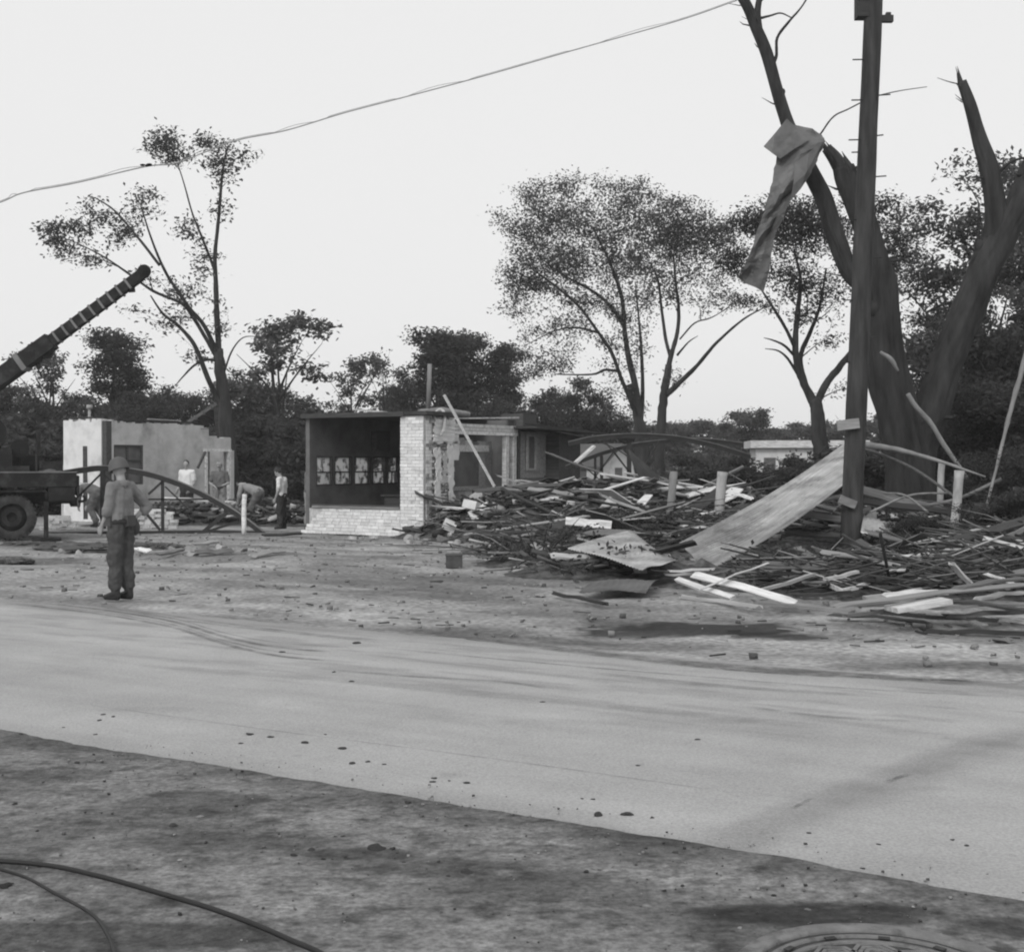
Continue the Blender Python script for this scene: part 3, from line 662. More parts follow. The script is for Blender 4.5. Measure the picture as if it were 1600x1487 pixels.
b = MB(); b.cyl((-1.35, .6, 2.5), (-1.35, .6, 3.24), .04, 8); b.cyl((-1.35, .6, 3.24), (-1.35, .6, 3.36), .085, 10); b.build('vent_pipe', MT['pale_wood'], lb, True, False)
b = MB(); b.box((-3.2, 4.9, 0), (-.2, 5.1, 2.3)); b.box((-3.3, 1.2, 0), (-3.1, 5.1, 1.6)); b.build('back_wall', MT['grey_plaster'], lb, False, False)
loose('plank', at(133, 697, 35.6), at(133.5, 811, 35.4), .12, .06, 'dark_wood', 'dark upright plank standing against the white end wall', 'plank')
loose('stick', at(309, 731, 38.4), at(321, 706, 38.7), .06, .06, 'dark_wood', 'short dark stick slanting up to the doorway head', 'stick')
# fallen roof leaning behind the block building
rp = thing('roof_slope', 'broken dark roof slope propped behind the block building by the sparse tree', 'fallen roof', at(310, 790, 43))
a, c, e, f = at(276, 668, 42.5), at(338, 628, 42.5), at(352, 640, 45), at(300, 672, 45)
shell([[a.lerp(c, j/6) for j in range(7)], [f.lerp(e, j/6) for j in range(7)]], .10).build('roof_deck', MT['shingle'], rp)
for k in range(5):
    p, q = a.lerp(c, .1+k*.2)-Vector((0, 0, .1)), f.lerp(e, .1+k*.2)-Vector((0, 0, .1)); MB().bar(p, q, .07, .16).build('rafter', MT['dark_wood'], rp)
MB().bar(c-Vector((0, 0, .15)), at(345, 742, 43), .14, .14, (0, 1, 0)).build('prop_post', MT['dark_wood'], rp); MB().bar(a-Vector((0, 0, .1)), at(278, 742, 43), .14, .14, (0, 1, 0)).build('prop_post', MT['dark_wood'], rp)

# ------------------------------------------------------------------ far buildings
sh = thing('shed', 'small white gabled shed seen under the right-hand arched truss', 'shed', at(950, 775, 62), R(-33))
hw, ln, ez, rz_ = 1.15, 3.2, 1.5, 2.45                # half gable width along x; length along -y... gable faces the camera side
b = MB(); b.add([(-hw, 0, 0), (hw, 0, 0), (hw, 0, ez), (0, 0, rz_), (-hw, 0, ez), (-hw, ln, 0), (hw, ln, 0), (hw, ln, ez), (0, ln, rz_), (-hw, ln, ez)],
      [(0, 1, 2, 3, 4), (9, 8, 7, 6, 5), (1, 6, 7, 2), (5, 0, 4, 9)])
sh.rotation_euler = (0, 0, R(38)); FR[sh] = Matrix.Translation(Vector((at(968, 720, 62).x, 62, 0))) @ Matrix.Rotation(R(38), 4, 'Z'); sh.location = (at(968, 720, 62).x, 62, 0)
b.build('wall', MT['plaster'], sh, False, False)
b = MB()
for sg in (-1, 1):
    b.hexa([(sg*(hw+.2), -.25, ez-.14), (0, -.25, rz_+.02), (0, ln+.2, rz_+.02), (sg*(hw+.2), ln+.2, ez-.14), (sg*(hw+.2), -.25, ez-.04), (0, -.25, rz_+.13), (0, ln+.2, rz_+.13), (sg*(hw+.2), ln+.2, ez-.04)])
b.build('roof', MT['shingle'], sh, False, False)
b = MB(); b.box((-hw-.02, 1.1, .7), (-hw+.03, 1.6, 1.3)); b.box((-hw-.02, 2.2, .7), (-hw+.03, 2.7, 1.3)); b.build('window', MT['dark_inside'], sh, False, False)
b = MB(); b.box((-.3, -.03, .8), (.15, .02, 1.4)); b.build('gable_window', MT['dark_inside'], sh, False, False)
lw = thing('long_house', 'long low white building far behind the pole, half hidden by bushes', 'building', (at(1255, 720, 66).x, 66, 0), R(-6))
b = MB(); b.box((-2.4, 0, 0), (3.0, 4, 2.35)); b.build('wall', MT['plaster'], lw, False, False)
b = MB(); b.box((-2.7, -.35, 2.4), (3.3, 4.3, 2.78)); b.build('roof', MT['white_wood'], lw, False, False)
for k in range(4):
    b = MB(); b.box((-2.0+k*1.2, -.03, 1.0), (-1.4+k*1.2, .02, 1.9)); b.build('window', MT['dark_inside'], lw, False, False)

# ------------------------------------------------------------------ arched steel trusses from the fallen roof
def truss(name, label, d, top, top_w, bottom, webs, mt='steel', dd=0.0):
    t = thing(name, label, 'roof truss', at(top[len(top)//2][0], 760, d))
    P = smooth_path([at(px, py, d+dd*i) for i, (px, py) in enumerate(top)], 5)
    b = MB()
    for i in range(len(P)-1): b.bar(P[i], P[i+1]+(P[i+1]-P[i])*.05, .09, top_w)
    b.build('top_chord', MT[mt], t)
    b = MB()
    for i in range(len(P)-1): b.bar(P[i]+Vector((0, -.005, top_w/2+.012)), P[i+1]+Vector((0, -.005, top_w/2+.012)), .14, .02)
    b.build('top_flange', MT['tin'], t)  # paler metal paints the highlight along the top edge
    if bottom:
        Q = [at(px, py, d+dd*i) for i, (px, py) in enumerate(bottom)]; b = MB()
        for i in range(len(Q)-1): b.bar(Q[i], Q[i+1], .08, .09)
        b.build('bottom_chord', MT[mt], t)
    for (x0, y0), (x1, y1), w in webs: MB().bar(at(x0, y0, d+.01), at(x1, y1, d+.01), .05, w, (0, 1, 0) if 0 else (0, 0, 1) if abs(x0-x1) > 4 else (1, 0, 0)).build('web_bar', MT[mt], t)
    return t
truss('roof_truss', 'black arched steel roof truss standing broken behind the soldier', 30.8, [(99, 740), (130, 735), (160, 732), (200, 736), (235, 742), (270, 753), (300, 765), (330, 780), (360, 797), (385, 814), (412, 835)], .12,
      [(70, 834), (160, 833), (256, 832), (330, 831), (412, 833)],
      [((161, 736), (161, 826), .13), ((254, 750), (254, 830), .07), ((158, 740), (118, 780), .04), ((164, 742), (222, 792), .05), ((224, 797), (250, 828), .06), ((254, 752), (232, 772), .05), ((355, 800), (316, 832), .09),
       ((232, 780), (333, 780), .045), ((258, 760), (300, 800), .03), ((318, 832), (372, 815), .06)])
truss('roof_truss', 'long arched steel truss lying over the wreckage, upper one of two', 31.5, [(888, 694), (930, 685), (990, 681), (1050, 684), (1100, 693), (1140, 704), (1172, 714)], .10, None,
      [((945, 690), (1008, 768), .03), ((983, 692), (983, 756), .11), ((1050, 688), (1085, 742), .03), ((1030, 690), (1000, 740), .03)])
truss('roof_truss', 'arched steel truss tilted below the longer one over the white shed', 32.6, [(884, 731), (925, 714), (960, 703), (990, 696), (1040, 690), (1100, 688), (1160, 695)], .09, [(885, 753), (940, 753), (985, 757)],
      [((896, 728), (896, 760), .05), ((930, 714), (930, 752), .06), ((940, 712), (940, 750), .08), ((905, 722), (940, 752), .03), ((958, 704), (1004, 765), .04), ((960, 704), (925, 752), .03), ((985, 698), (1004, 730), .03)])
loose('board', at(899, 723, 31), at(928, 697, 31.2), .16, .05, 'white_wood', 'short white board leaning up under the end of the upper arched truss', 'board')
# ------------------------------------------------------------------ trees
def leaves_np(c, size, rg, up=.7, asp=.5):
    n = len(c); nr = rg.normal(size=(n, 3)); nr[:, 2] = np.abs(nr[:, 2])+up; nr /= np.linalg.norm(nr, axis=1, keepdims=True)
    a = np.cross(nr, rg.normal(size=(n, 3))); a /= np.linalg.norm(a, axis=1, keepdims=True)+1e-9; b = np.cross(nr, a)
    L = (size*rg.uniform(.6, 1.3, n))[:, None]/2
    v = np.stack([c-a*L, c+b*L*asp-a*L*.1+nr*L*.08, c+a*L, c-b*L*asp-a*L*.1+nr*L*.08], 1)
    return v.reshape(-1, 3), np.arange(n*4).reshape(-1, 4)
class Tree:
    def __init__(s, seed): s.r = random.Random(seed); s.g = np.random.default_rng(seed); s.tr = []; s.sk = []; s.lv = []; s.br = MB(); s.fan = 1.5
    def limb(s, pts, rads, n=7, wob=.0, own=False):
        P = smooth_path(pts, 5); m = len(P); k = len(rads)-1
        R_ = [rads[min(int(i/(m-1)*k), k-1)]*(1-(i/(m-1)*k-min(int(i/(m-1)*k), k-1)))+rads[min(int(i/(m-1)*k), k-1)+1]*(i/(m-1)*k-min(int(i/(m-1)*k), k-1)) for i in range(m)]
        P = [p+Vector((s.r.gauss(0, wob), s.r.gauss(0, wob), s.r.gauss(0, wob)))*R_[i] for i, p in enumerate(P)]
        for i, p in enumerate(P): s.sk.append((p.x, p.y, p.z, R_[i]))
        b = MB() if own else s.br
        b.tube(P, R_, n, jit=.10); s.tr.append((P, R_)) if own else None
        return b
    def fill(s, blobs, nl, lsize, spread, minz=0.5, lift=.25, rmax=.05, bare=.25):
        """blobs: (centre, (rx,ry,rz), twigs): twigs grow from the nearest limb to points inside the blob"""
        T = []
        for c, rr, n in blobs:
            q = s.g.normal(size=(n, 3)); q /= np.linalg.norm(q, axis=1, keepdims=True); q *= (s.g.random((n, 1))**.42)
            T += [Vector(c)+Vector((a[0]*rr[0], a[1]*rr[1], a[2]*rr[2])) for a in q]
        sk = np.array(s.sk)
        T.sort(key=lambda t: ((sk[:, :3]-np.array(t))**2).sum(1).min())
        buf = np.zeros((len(sk)+len(T)*4, 4)); buf[:len(sk)] = sk; m = len(sk); C = []
        for t in T:
            tv = np.array(t); dd = buf[:m, :3]-tv; d2 = (dd**2).sum(1) + s.fan*np.maximum(0, dd[:, 2]+.15+.55*np.hypot(dd[:, 0], dd[:, 1]))**2
            d2 = np.where(buf[:m, 2] < minz, d2+30, d2); j = int(d2.argmin()); A = Vector(buf[j, :3]); r0 = buf[j, 3]; L = (t-A).length
            if L < .05: continue
            mid = A.lerp(t, .5)+Vector((s.r.gauss(0, .08)*L, s.r.gauss(0, .08)*L, lift*L*.35+s.r.gauss(0, .05)*L))
            P = [A.lerp(mid, k/2*1.0).lerp(mid.lerp(t, k/4), k/4) for k in range(5)]; P[-1] = t
            ra = min(r0*.6, .008+.014*L, rmax); RR = [ra*(1-.8*k/4)+.003 for k in range(5)]
            s.br.tube(P, RR, 4, cap=False)
            for k in range(1, 5): buf[m] = (*P[k], RR[k]); m += 1
            if nl:
                n = max(2, int(nl*s.r.uniform(.5, 1.5))); kk = s.g.uniform(bare, 1.0, n); base = np.array([list(A.lerp(mid, k).lerp(mid.lerp(t, k), k)) for k in kk])
                C.append(base+s.g.normal(size=(n, 3))*spread*np.array([1, 1, .55]))
        if C: s.lv.append((np.concatenate(C), lsize))
    def finish(s, root, bark, leaf, up=.7, asp=.5, world=True, crown='crown'):
        if s.br.v:
            s.br.build('trunk', bark, root, True, world)
        for c, ls in s.lv:
            v, f = leaves_np(c, ls, s.g, up, asp); h = (c[:, 2]-c[:, 2].min())/(np.ptp(c[:, 2])+.01)
            tn = np.repeat(s.g.uniform(.65, 1.35, len(c)), 4)
            if world: v = v-np.array(root.location)
            link(crown, npmesh(crown, v, f, leaf, False, tn), root)
def PX(d, L):                       # (px, py, depth offset) list -> world points
    return [at(p[0], p[1], d+(p[2] if len(p) > 2 else 0)) for p in L]
def BL(d, L, k=.8):                 # (px, py, rx, ry, twigs[, depth offset]) -> blobs
    o = []
    for p in L:
        o.append((at(p[0], p[1], d+(p[5] if len(p) > 5 else 0)), (p[2]/K*d, (p[2]+p[3])/2/K*d*k, p[3]/K*d), p[4]))
    return o
# tall sparse tree behind the block building
d = 42
tr = thing('sparse_tree', 'tall sparse storm-stripped tree behind the white block building', 'tree', (at(358, 720, d).x, d, 0))
t = Tree(1); t.fan = 3
t.limb(PX(d, [(360, 800), (357, 720), (352, 650), (345, 580), (341, 545)]), [.34, .27, .20, .15], 10, .06)
t.limb(PX(d, [(343, 560), (340, 500), (338, 440), (337, 400), (343, 340), (347, 290), (352, 250), (358, 230)]), [.11, .075, .05, .02], 7)
t.limb(PX(d, [(337, 425, 0), (320, 380, .4), (302, 335, .7), (288, 285, 1), (276, 250, 1.1), (262, 218, 1.1)]), [.055, .035, .02, .012], 6)
t.limb(PX(d, [(342, 555, 0), (320, 510, -.5), (296, 480, -.8), (262, 430, -1.2), (240, 380, -1.5), (222, 325, -1.6)]), [.085, .06, .045, .02], 6)
t.limb(PX(d, [(340, 560, 0), (305, 500, .6), (285, 475, .8), (240, 455, 1), (205, 430, 1.4), (160, 400, 1.6), (110, 375, 1.8)]), [.07, .055, .04, .015], 6)
t.limb(PX(d, [(348, 640, 0), (325, 590, -.4), (305, 540, -.8), (280, 510, -1), (255, 490, -1.2), (236, 462, -1.4)]), [.10, .075, .055, .02], 7)
t.limb(PX(d, [(250, 415, -1.3), (215, 370, -1), (180, 330, -.8), (150, 310, -.5)]), [.05, .04, .02], 5)
t.limb(PX(d, [(340, 565), (326, 562, .3), (305, 570, .5), (285, 590, .6), (275, 602, .6)]), [.05, .04, .015], 5)
t.limb(PX(d, [(348, 590), (362, 550, -.2), (380, 528, -.4), (404, 526, -.5)]), [.04, .025, .012], 5)
t.fill(BL(d, [(258, 215, 24, 22, 26), (285, 240, 26, 20, 18), (330, 220, 24, 18, 22), (350, 245, 34, 26, 22), (385, 245, 12, 16, 8), (225, 300, 26, 20, 14), (220, 335, 34, 18, 14), (145, 325, 24, 16, 12), (170, 345, 30, 16, 12), (200, 360, 30, 20, 12), (105, 350, 26, 20, 16), (270, 225, 40, 30, 18), (350, 270, 24, 26, 12),
              (80, 365, 22, 24, 26), (130, 360, 22, 14, 18), (115, 390, 36, 22, 20), (150, 410, 26, 16, 14), (180, 370, 24, 18, 10), (300, 360, 24, 26, 16), (320, 400, 20, 20, 12), (345, 330, 16, 22, 8),
              (285, 455, 34, 18, 18), (270, 500, 30, 20, 16), (205, 490, 22, 16, 5), (240, 425, 30, 26, 10), (315, 440, 20, 30, 8), (310, 560, 26, 20, 10), (345, 500, 14, 40, 10), (240, 230, 14, 10, 8)]), 15, .15, .20, rmax=.02, bare=.15)
t.finish(tr, MT['bark'], LEAF['mid'])
# elm with fanned stems
d = 50
tr = thing('elm_tree', 'broad leafy elm with fanned stems in the middle of the picture', 'tree', (at(1003, 720, d).x, d, 0))
t = Tree(2); t.fan = 5
t.limb(PX(d, [(1006, 775), (1004, 720), (1001, 680), (996, 640), (985, 600)]), [.36, .30, .22, .14], 9, .05)
t.limb(PX(d, [(999, 650), (992, 600), (982, 560), (976, 520), (972, 470), (960, 430), (945, 395), (925, 355)]), [.15, .11, .07, .03], 7)
t.limb(PX(d, [(997, 655), (985, 625, -.5), (970, 590, -1), (955, 550, -1.4), (935, 520, -1.8), (905, 480, -2.2), (865, 445, -2.6), (830, 420, -3)]), [.11, .08, .055, .02], 6)
t.limb(PX(d, [(1001, 660), (1004, 610, .6), (1002, 550, 1), (998, 500, 1.2), (992, 440, 1.4)]), [.10, .075, .05, .02], 6)
t.limb(PX(d, [(975, 510), (955, 480, .6), (925, 455, 1), (880, 430, 1.4), (840, 400, 1.6)]), [.09, .06, .02], 5)
t.limb(PX(d, [(965, 580, -1), (945, 578, -1.2), (925, 585, -1.5), (870, 585, -1.6)]), [.06, .05, .02], 5)
t.limb(PX(d, [(935, 520, -1.8), (900, 512, -2), (865, 518, -2.4), (820, 540, -2.6)]), [.05, .035, .012], 5)
t.fill(BL(d, [(900, 380, 105, 66, 190), (880, 330, 60, 40, 60), (830, 350, 60, 46, 70), (850, 415, 75, 40, 90), (980, 320, 66, 38, 80), (960, 385, 60, 50, 80), (1000, 430, 40, 50, 36), (815, 440, 44, 30, 40),
              (930, 460, 50, 36, 40), (830, 575, 26, 16, 14), (865, 570, 30, 14, 14), (880, 500, 50, 22, 18), (830, 505, 40, 20, 10), (965, 500, 16, 40, 12), (1000, 540, 12, 60, 14), (900, 285, 60, 18, 30), (830, 300, 30, 24, 20), (985, 300, 50, 20, 24), (960, 600, 20, 16, 8), (870, 460, 80, 30, 40), (905, 520, 60, 26, 20), (850, 545, 50, 22, 14), (800, 470, 30, 30, 14), (950, 540, 30, 40, 14), (985, 480, 40, 50, 24)]), 30, .13, .24, rmax=.022, bare=.12)
t.finish(tr, MT['bark'], LEAF['mid'])
d = 48
tr = thing('elm_tree', 'leafy forked elm just right of the broad fan-stemmed one', 'tree', (at(1030, 720, d).x, d, 0))
t = Tree(3); t.fan = 5
t.limb(PX(d, [(1032, 780), (1030, 720), (1032, 670), (1036, 630), (1040, 600), (1045, 570)]), [.22, .19, .16, .13], 8, .05)
t.limb(PX(d, [(1042, 590), (1047, 560), (1058, 520), (1060, 480), (1055, 440), (1052, 400)]), [.12, .09, .06, .03], 6)
t.limb(PX(d, [(1048, 560), (1040, 530, .5), (1033, 480, .8), (1028, 440, 1), (1015, 410, 1)]), [.08, .06, .03], 6)
t.limb(PX(d, [(1038, 620), (1065, 595, -.4), (1090, 570, -.8), (1120, 535, -1.1), (1160, 500, -1.5), (1195, 480, -1.8)]), [.11, .08, .05, .02], 6)
t.limb(PX(d, [(1058, 555), (1075, 535, .4), (1090, 525, .6)]), [.05, .03, .012], 5)
t.limb(PX(d, [(1062, 530), (1085, 505, .4), (1110, 497, .6), (1140, 480, .8)]), [.035, .03, .012], 5)
t.fill(BL(d, [(1050, 350, 66, 46, 130), (1085, 380, 56, 40, 90), (1020, 400, 50, 40, 60), (1120, 360, 36, 28, 40), (1100, 440, 40, 26, 26), (1130, 470, 46, 16, 18), (1040, 450, 40, 40, 24), (1060, 590, 14, 14, 5), (1160, 470, 20, 12, 8)]), 30, .13, .24, rmax=.022, bare=.12)
t.finish(tr, MT['bark'], LEAF['mid'])
# tree behind the pole
d = 40
tr = thing('maple_tree', 'leafy tree with a forked bare lower trunk behind the utility pole', 'tree', (at(1283, 720, d).x, d, 0))
t = Tree(4); t.fan = 4
t.limb(PX(d, [(1288, 790), (1284, 720), (1280, 680), (1276, 640), (1272, 625)]), [.30, .26, .22, .2], 8, .05)
t.limb(PX(d, [(1272, 632), (1256, 600), (1245, 570), (1242, 535), (1245, 490), (1250, 440), (1240, 390)]), [.15, .11, .08, .03], 7)
t.limb(PX(d, [(1275, 632), (1290, 600, .4), (1310, 575, .6), (1330, 550, .8), (1360, 510, 1), (1385, 460, 1.4), (1400, 400, 1.6)]), [.14, .11, .08, .03], 6)
t.limb(PX(d, [(1260, 605, 0), (1250, 560, .5), (1265, 520, .8), (1280, 480, 1), (1290, 420, 1.2)]), [.09, .07, .03], 6)
t.limb(PX(d, [(1242, 545), (1225, 510, -.4), (1200, 470, -.8), (1180, 440, -1)]), [.06, .05, .02], 5)
t.limb(PX(d, [(1246, 585), (1230, 560, -.2), (1215, 548, -.3), (1195, 545, -.5)]), [.05, .035, .012], 5)
t.limb(PX(d, [(1240, 555), (1225, 540, -.2), (1208, 532, -.2), (1193, 528, -.3)]), [.05, .035, .012], 5)
t.fill(BL(d, [(1215, 340, 70, 34, 110), (1170, 350, 46, 26, 60), (1150, 410, 34, 36, 50), (1250, 370, 60, 40, 90), (1230, 430, 50, 40, 60), (1300, 350, 60, 50, 80), (1390, 340, 50, 44, 80), (1410, 400, 50, 40, 60), (1430, 440, 40, 24, 26),
              (1370, 420, 50, 50, 50), (1290, 450, 40, 50, 36), (1440, 500, 24, 16, 14), (1410, 560, 26, 14, 12), (1300, 530, 20, 20, 8), (1260, 490, 24, 24, 14), (1195, 480, 30, 14, 12), (1330, 600, 16, 14, 5)]), 26, .125, .22, rmax=.02, bare=.15)
t.finish(tr, MT['bark'], LEAF['dark'])
# the great broken tree by the pole
d = 25.5
tr = thing('broken_tree', 'huge broken tree with bare splintered limbs right of the utility pole', 'tree', (at(1415, 720, d).x, d, 0))
def big(pts, rads, nm, seed, frac=None):
    t = Tree(seed); b = MB().bark(PX(d, pts), rads, seed)
    if frac:                                     # splintered end: long slivers past the break
        p = at(frac[0], frac[1], d); q = at(frac[2], frac[3], d); rr = frac[4]
        for k in range(9):
            o = Vector((t.r.uniform(-1, 1), t.r.uniform(-1, 1), 0))*rr*.75; e = p+(q-p)*t.r.uniform(.4, 1.1)+o*.7
            b.tube([p-(q-p)*.35+o, p+o, e], [rr*.4, rr*.32, .004], 5)
    Q = smooth_path(PX(d, pts), 6)                 # snapped stubs and knots
    for k in range(len(pts)*2):
        i = t.r.randrange(2, len(Q)-2); p = Q[i]; rr = rads[min(int(i/(len(Q)-1)*(len(rads)-1)), len(rads)-1)]; a = t.r.uniform(0, 6.28); dv = Vector((math.cos(a), math.sin(a)*.4, t.r.uniform(-.1, .7))).normalized()
        if t.r.random() < .5: b.ball(p+dv*rr*.8, (rr*.35, rr*.35, rr*.5), 8, 6)
        else: b.tube([p+dv*rr*.6, p+dv*(rr+t.r.uniform(.04, .16)), p+dv*(rr+t.r.uniform(.16, .3))+Vector((0, 0, .04))], [rr*.16, rr*.10, .004], 5)
    b.build(nm, MT['bark'], tr, True); return t
big([(1430, 845), (1421, 760), (1412, 700), (1400, 640), (1385, 580), (1377, 520), (1375, 460), (1362, 400), (1345, 340), (1325, 285), (1318, 262)], [.52, .45, .40, .36, .34, .26, .24, .2], 'trunk', 5, (1320, 262, 1308, 238, .2))
big([(1432, 845), (1428, 780), (1435, 710), (1455, 640), (1475, 580), (1505, 500), (1535, 420), (1560, 375), (1590, 320), (1620, 250), (1650, 170)], [.42, .36, .33, .31, .29, .24, .2], 'trunk', 6)
big([(1552, 385), (1553, 330), (1545, 270), (1530, 220), (1513, 165), (1500, 130)], [.21, .19, .15, .12, .09], 'limb', 7, (1500, 130, 1493, 108, .07))
big([(1372, 450), (1345, 440), (1325, 420), (1300, 360), (1285, 310), (1265, 270), (1245, 230), (1228, 195), (1212, 140), (1197, 85), (1180, 45), (1166, 12), (1140, -30)], [.2, .17, .16, .15, .13, .12, .10, .09], 'limb', 8)
big([(1183, 48), (1182, 20), (1188, -15)], [.08, .06, .05], 'limb', 9)
big([(1350, 350), (1330, 300), (1308, 255), (1290, 232)], [.2, .17, .14, .10], 'limb', 12, (1292, 234, 1284, 222, .08))
big([(1395, 600), (1380, 590), (1352, 585), (1330, 640)], [.14, .1, .07, .04], 'limb', 13)
for L, rr in (([(1186, 32), (1202, 28), (1218, 24), (1235, 31)], [.03, .02, .012]), ([(1208, 100), (1212, 88), (1213, 62), (1230, 38), (1250, 15), (1265, -10)], [.04, .03, .03, .02, .015]), ([(1280, 212), (1300, 185), (1325, 172), (1360, 155), (1400, 145), (1446, 138)], [.018, .014, .008]),
              ([(1550, 280), (1572, 258), (1590, 250), (1605, 248)], [.035, .03, .02]), ([(1497, 134), (1480, 130), (1462, 124)], [.015, .01, .005]), ([(1385, 487), (1420, 465), (1450, 460), (1480, 452)], [.012, .01, .006])):
    t = Tree(10); t.limb(PX(d, L), rr, 5); t.br.build('branch', MT['bark'], tr, True)
# torn pale branch stripped of bark, hanging from the fork
t = Tree(11); t.limb(PX(24.6, [(1375, 550), (1392, 562), (1403, 580)]), [.03, .05, .02], 6); t.limb(PX(24.6, [(1418, 615), (1430, 634), (1455, 662), (1475, 695), (1500, 730), (1512, 748)]), [.045, .05, .045, .03], 7)
props(t.br.build('stripped_branch', MT['stripped'], None, True), 'pale stripped branch hanging down in front of the great broken tree', 'branch')

# background trees: grown prototypes, then placed copies
PROTO = {}
def proto(name, seed, h, limbs, blobs, nl, ls, sp, leaf, vs=1.0):
    t = Tree(seed); blobs = [(c, (r[0], r[1], r[2]*vs), n) for c, r, n in blobs]
    for pts, rads in limbs: t.limb(pts, rads, 6, .05)
    t.fill(blobs, nl, ls, sp, rmax=.04)
    v = MB(); v.v, v.f = t.br.v, t.br.f; tm = v.mesh(name+'_trunk', MT['bark'], True)
    c, ls = t.lv[0]; v, f = leaves_np(c, ls, t.g, .5, .55); tn = np.repeat(t.g.uniform(.6, 1.4, len(c)), 4)
    PROTO[name] = (tm, npmesh(name+'_crown', v, f, LEAF[leaf], False, tn), h)
def radial(seed, h, spread, n, r0, base=.25):
    r = random.Random(seed); L = [([(0, 0, 0), (r.uniform(-.1, .1), 0, h*.3), (r.uniform(-.2, .2), r.uniform(-.2, .2), h*.62), (r.uniform(-.2, .2), 0, h*.88)], [r0, r0*.8, r0*.5, r0*.15])]
    for k in range(n):
        a = 2*math.pi*k/n+r.uniform(-.4, .4); z = h*r.uniform(base, .6); q = spread*r.uniform(.6, 1)
        L.append(([(0, 0, z), (math.cos(a)*q*.45, math.sin(a)*q*.45, z+h*.14), (math.cos(a)*q, math.sin(a)*q, z+h*.28)], [r0*.4, r0*.25, r0*.08]))
    return L
def rb(seed, n, h, spread, zlo, zhi, s0, s1, tw):
    r = random.Random(seed); o = []
    for k in range(n):
        a = r.uniform(0, 6.28); z = h*r.uniform(zlo, zhi); q = spread*r.uniform(.1, .85)*(1.15-abs(z/h-.55)); s = r.uniform(s0, s1)
        o.append(((math.cos(a)*q, math.sin(a)*q, z), (s, s, s*.7), tw))
    return o
proto('round', 21, 9, radial(21, 9, 3.0, 7, .22), rb(21, 34, 9, 3.6, .2, .9, .6, 1.3, 16), 26, .25, .34, 'dark')
proto('dense', 22, 9, radial(22, 9, 2.4, 9, .22), rb(22, 40, 9, 2.9, .15, .95, .6, 1.2, 16), 28, .24, .32, 'dark')
proto('tall', 23, 11, radial(23, 11, 2.0, 12, .24, .15), rb(23, 60, 11, 2.5, .12, .97, .5, 1.0, 12), 26, .24, .30, 'dark', 1.25)
proto('thicket', 29, 5, radial(29, 5, 1.8, 10, .06, .05), rb(29, 44, 5, 2.3, .05, .95, .4, .8, 12), 26, .14, .22, 'dark', 1.1)
proto('edge', 28, 11, radial(28, 11, 2.4, 12, .22, .12), rb(28, 46, 11, 2.9, .12, .97, .5, 1.0, 12), 26, .17, .26, 'mid')
proto('loose', 24, 8, radial(24, 8, 2.2, 6, .13, .4), rb(24, 12, 8, 2.6, .5, 1.0, .4, .9, 10), 18, .24, .22, 'mid')
proto('bush', 25, 3.5, radial(25, 3.5, 1.6, 8, .07, .05), rb(25, 18, 3.5, 2.0, .08, .85, .5, .9, 16), 24, .22, .22, 'dark')
proto('sapling', 26, 7, radial(26, 7, 1.0, 5, .06, .4), rb(26, 8, 7, 1.1, .55, 1.0, .3, .6, 6), 6, .18, .15, 'pale')
proto('pale', 27, 9, radial(27, 9, 2.8, 7, .2), rb(27, 20, 9, 3.4, .25, .92, .7, 1.4, 18), 24, .34, .32, 'pale')
NM = dict(thicket='bush', edge='tall_tree', round='round_tree', dense='dense_tree', tall='tall_tree', loose='loose_tree', bush='bush', sapling='sapling', pale='far_tree')
def plant(kind, px, top, d, label, group=None, sx=1.0, tilt=0.0, base=0.0):
    tm, cm, h = PROTO[kind]; H_ = CAMZ+(720-top)/K*d-base; s = H_/h*1.02
    r = thing(NM[kind], label, 'bush' if kind in ('bush', 'thicket') else 'tree', (at(px, 720, d).x, d, base), 0, group)
    r.rotation_euler = (0, tilt, rnd.uniform(0, 6.28)); r.scale = (s*sx, s*sx, s); link('trunk', tm, r); link('crown', cm, r); return r
G1 = 'dark round trees of the tree line on the left'; L1 = 'dark leafy tree in the tree line behind the truck and block building'
for (kind, px, top, d_, sx), nm in zip((('round', -40, 570, 62, 1.1), ('round', 12, 590, 60, 1), ('round', 118, 606, 62, 1), ('dense', 240, 596, 66, 1.1), ('round', 300, 606, 62, 1), ('dense', 215, 612, 58, 1.2), ('round', 60, 622, 55, 1.2), ('dense', 160, 630, 54, 1.2)), (
    'dark leafy tree at the left edge behind the crane boom foot',
    'dark round tree behind the truck bed below the boom',
    'dark round tree left of the tall pointed tree',
    'dark dense tree right of the tall pointed tree',
    'dark round tree left of the sparse tree trunk above the block building',
    'lower dense tree right below the tall pointed tree',
    'lower dark tree behind the truck load',
    'lower dense tree right above the white end wall')):
    plant(kind, px, top, d_, nm, G1, sx)
plant('tall', 183, 522, 64, 'tallest dark pointed tree in the left tree line behind the crane boom', sx=1.15)
plant('loose', 78, 552, 60, 'thin-crowned tree just below the crane boom', sx=1.0)
plant('dense', 385, 575, 64, 'dark tree right behind the trunk of the tall sparse tree', sx=1.0)
plant('loose', 452, 503, 60, 'loose leaning tree with airy top between the block building and the brick ruin', sx=1.25, tilt=.10)
plant('round', 428, 592, 68, 'round dark tree below the airy leaning one', sx=1.1)
plant('loose', 553, 562, 72, 'airy little tree above the roof of the brick ruin, left of the bare sapling', sx=1.0)
plant('sapling', 600, 540, 66, 'nearly bare sapling rising above the roof of the brick ruin', sx=.9)
plant('dense', 640, 575, 70, 'dark tree touching the left side of the great dark clump behind the pillar', sx=.8)
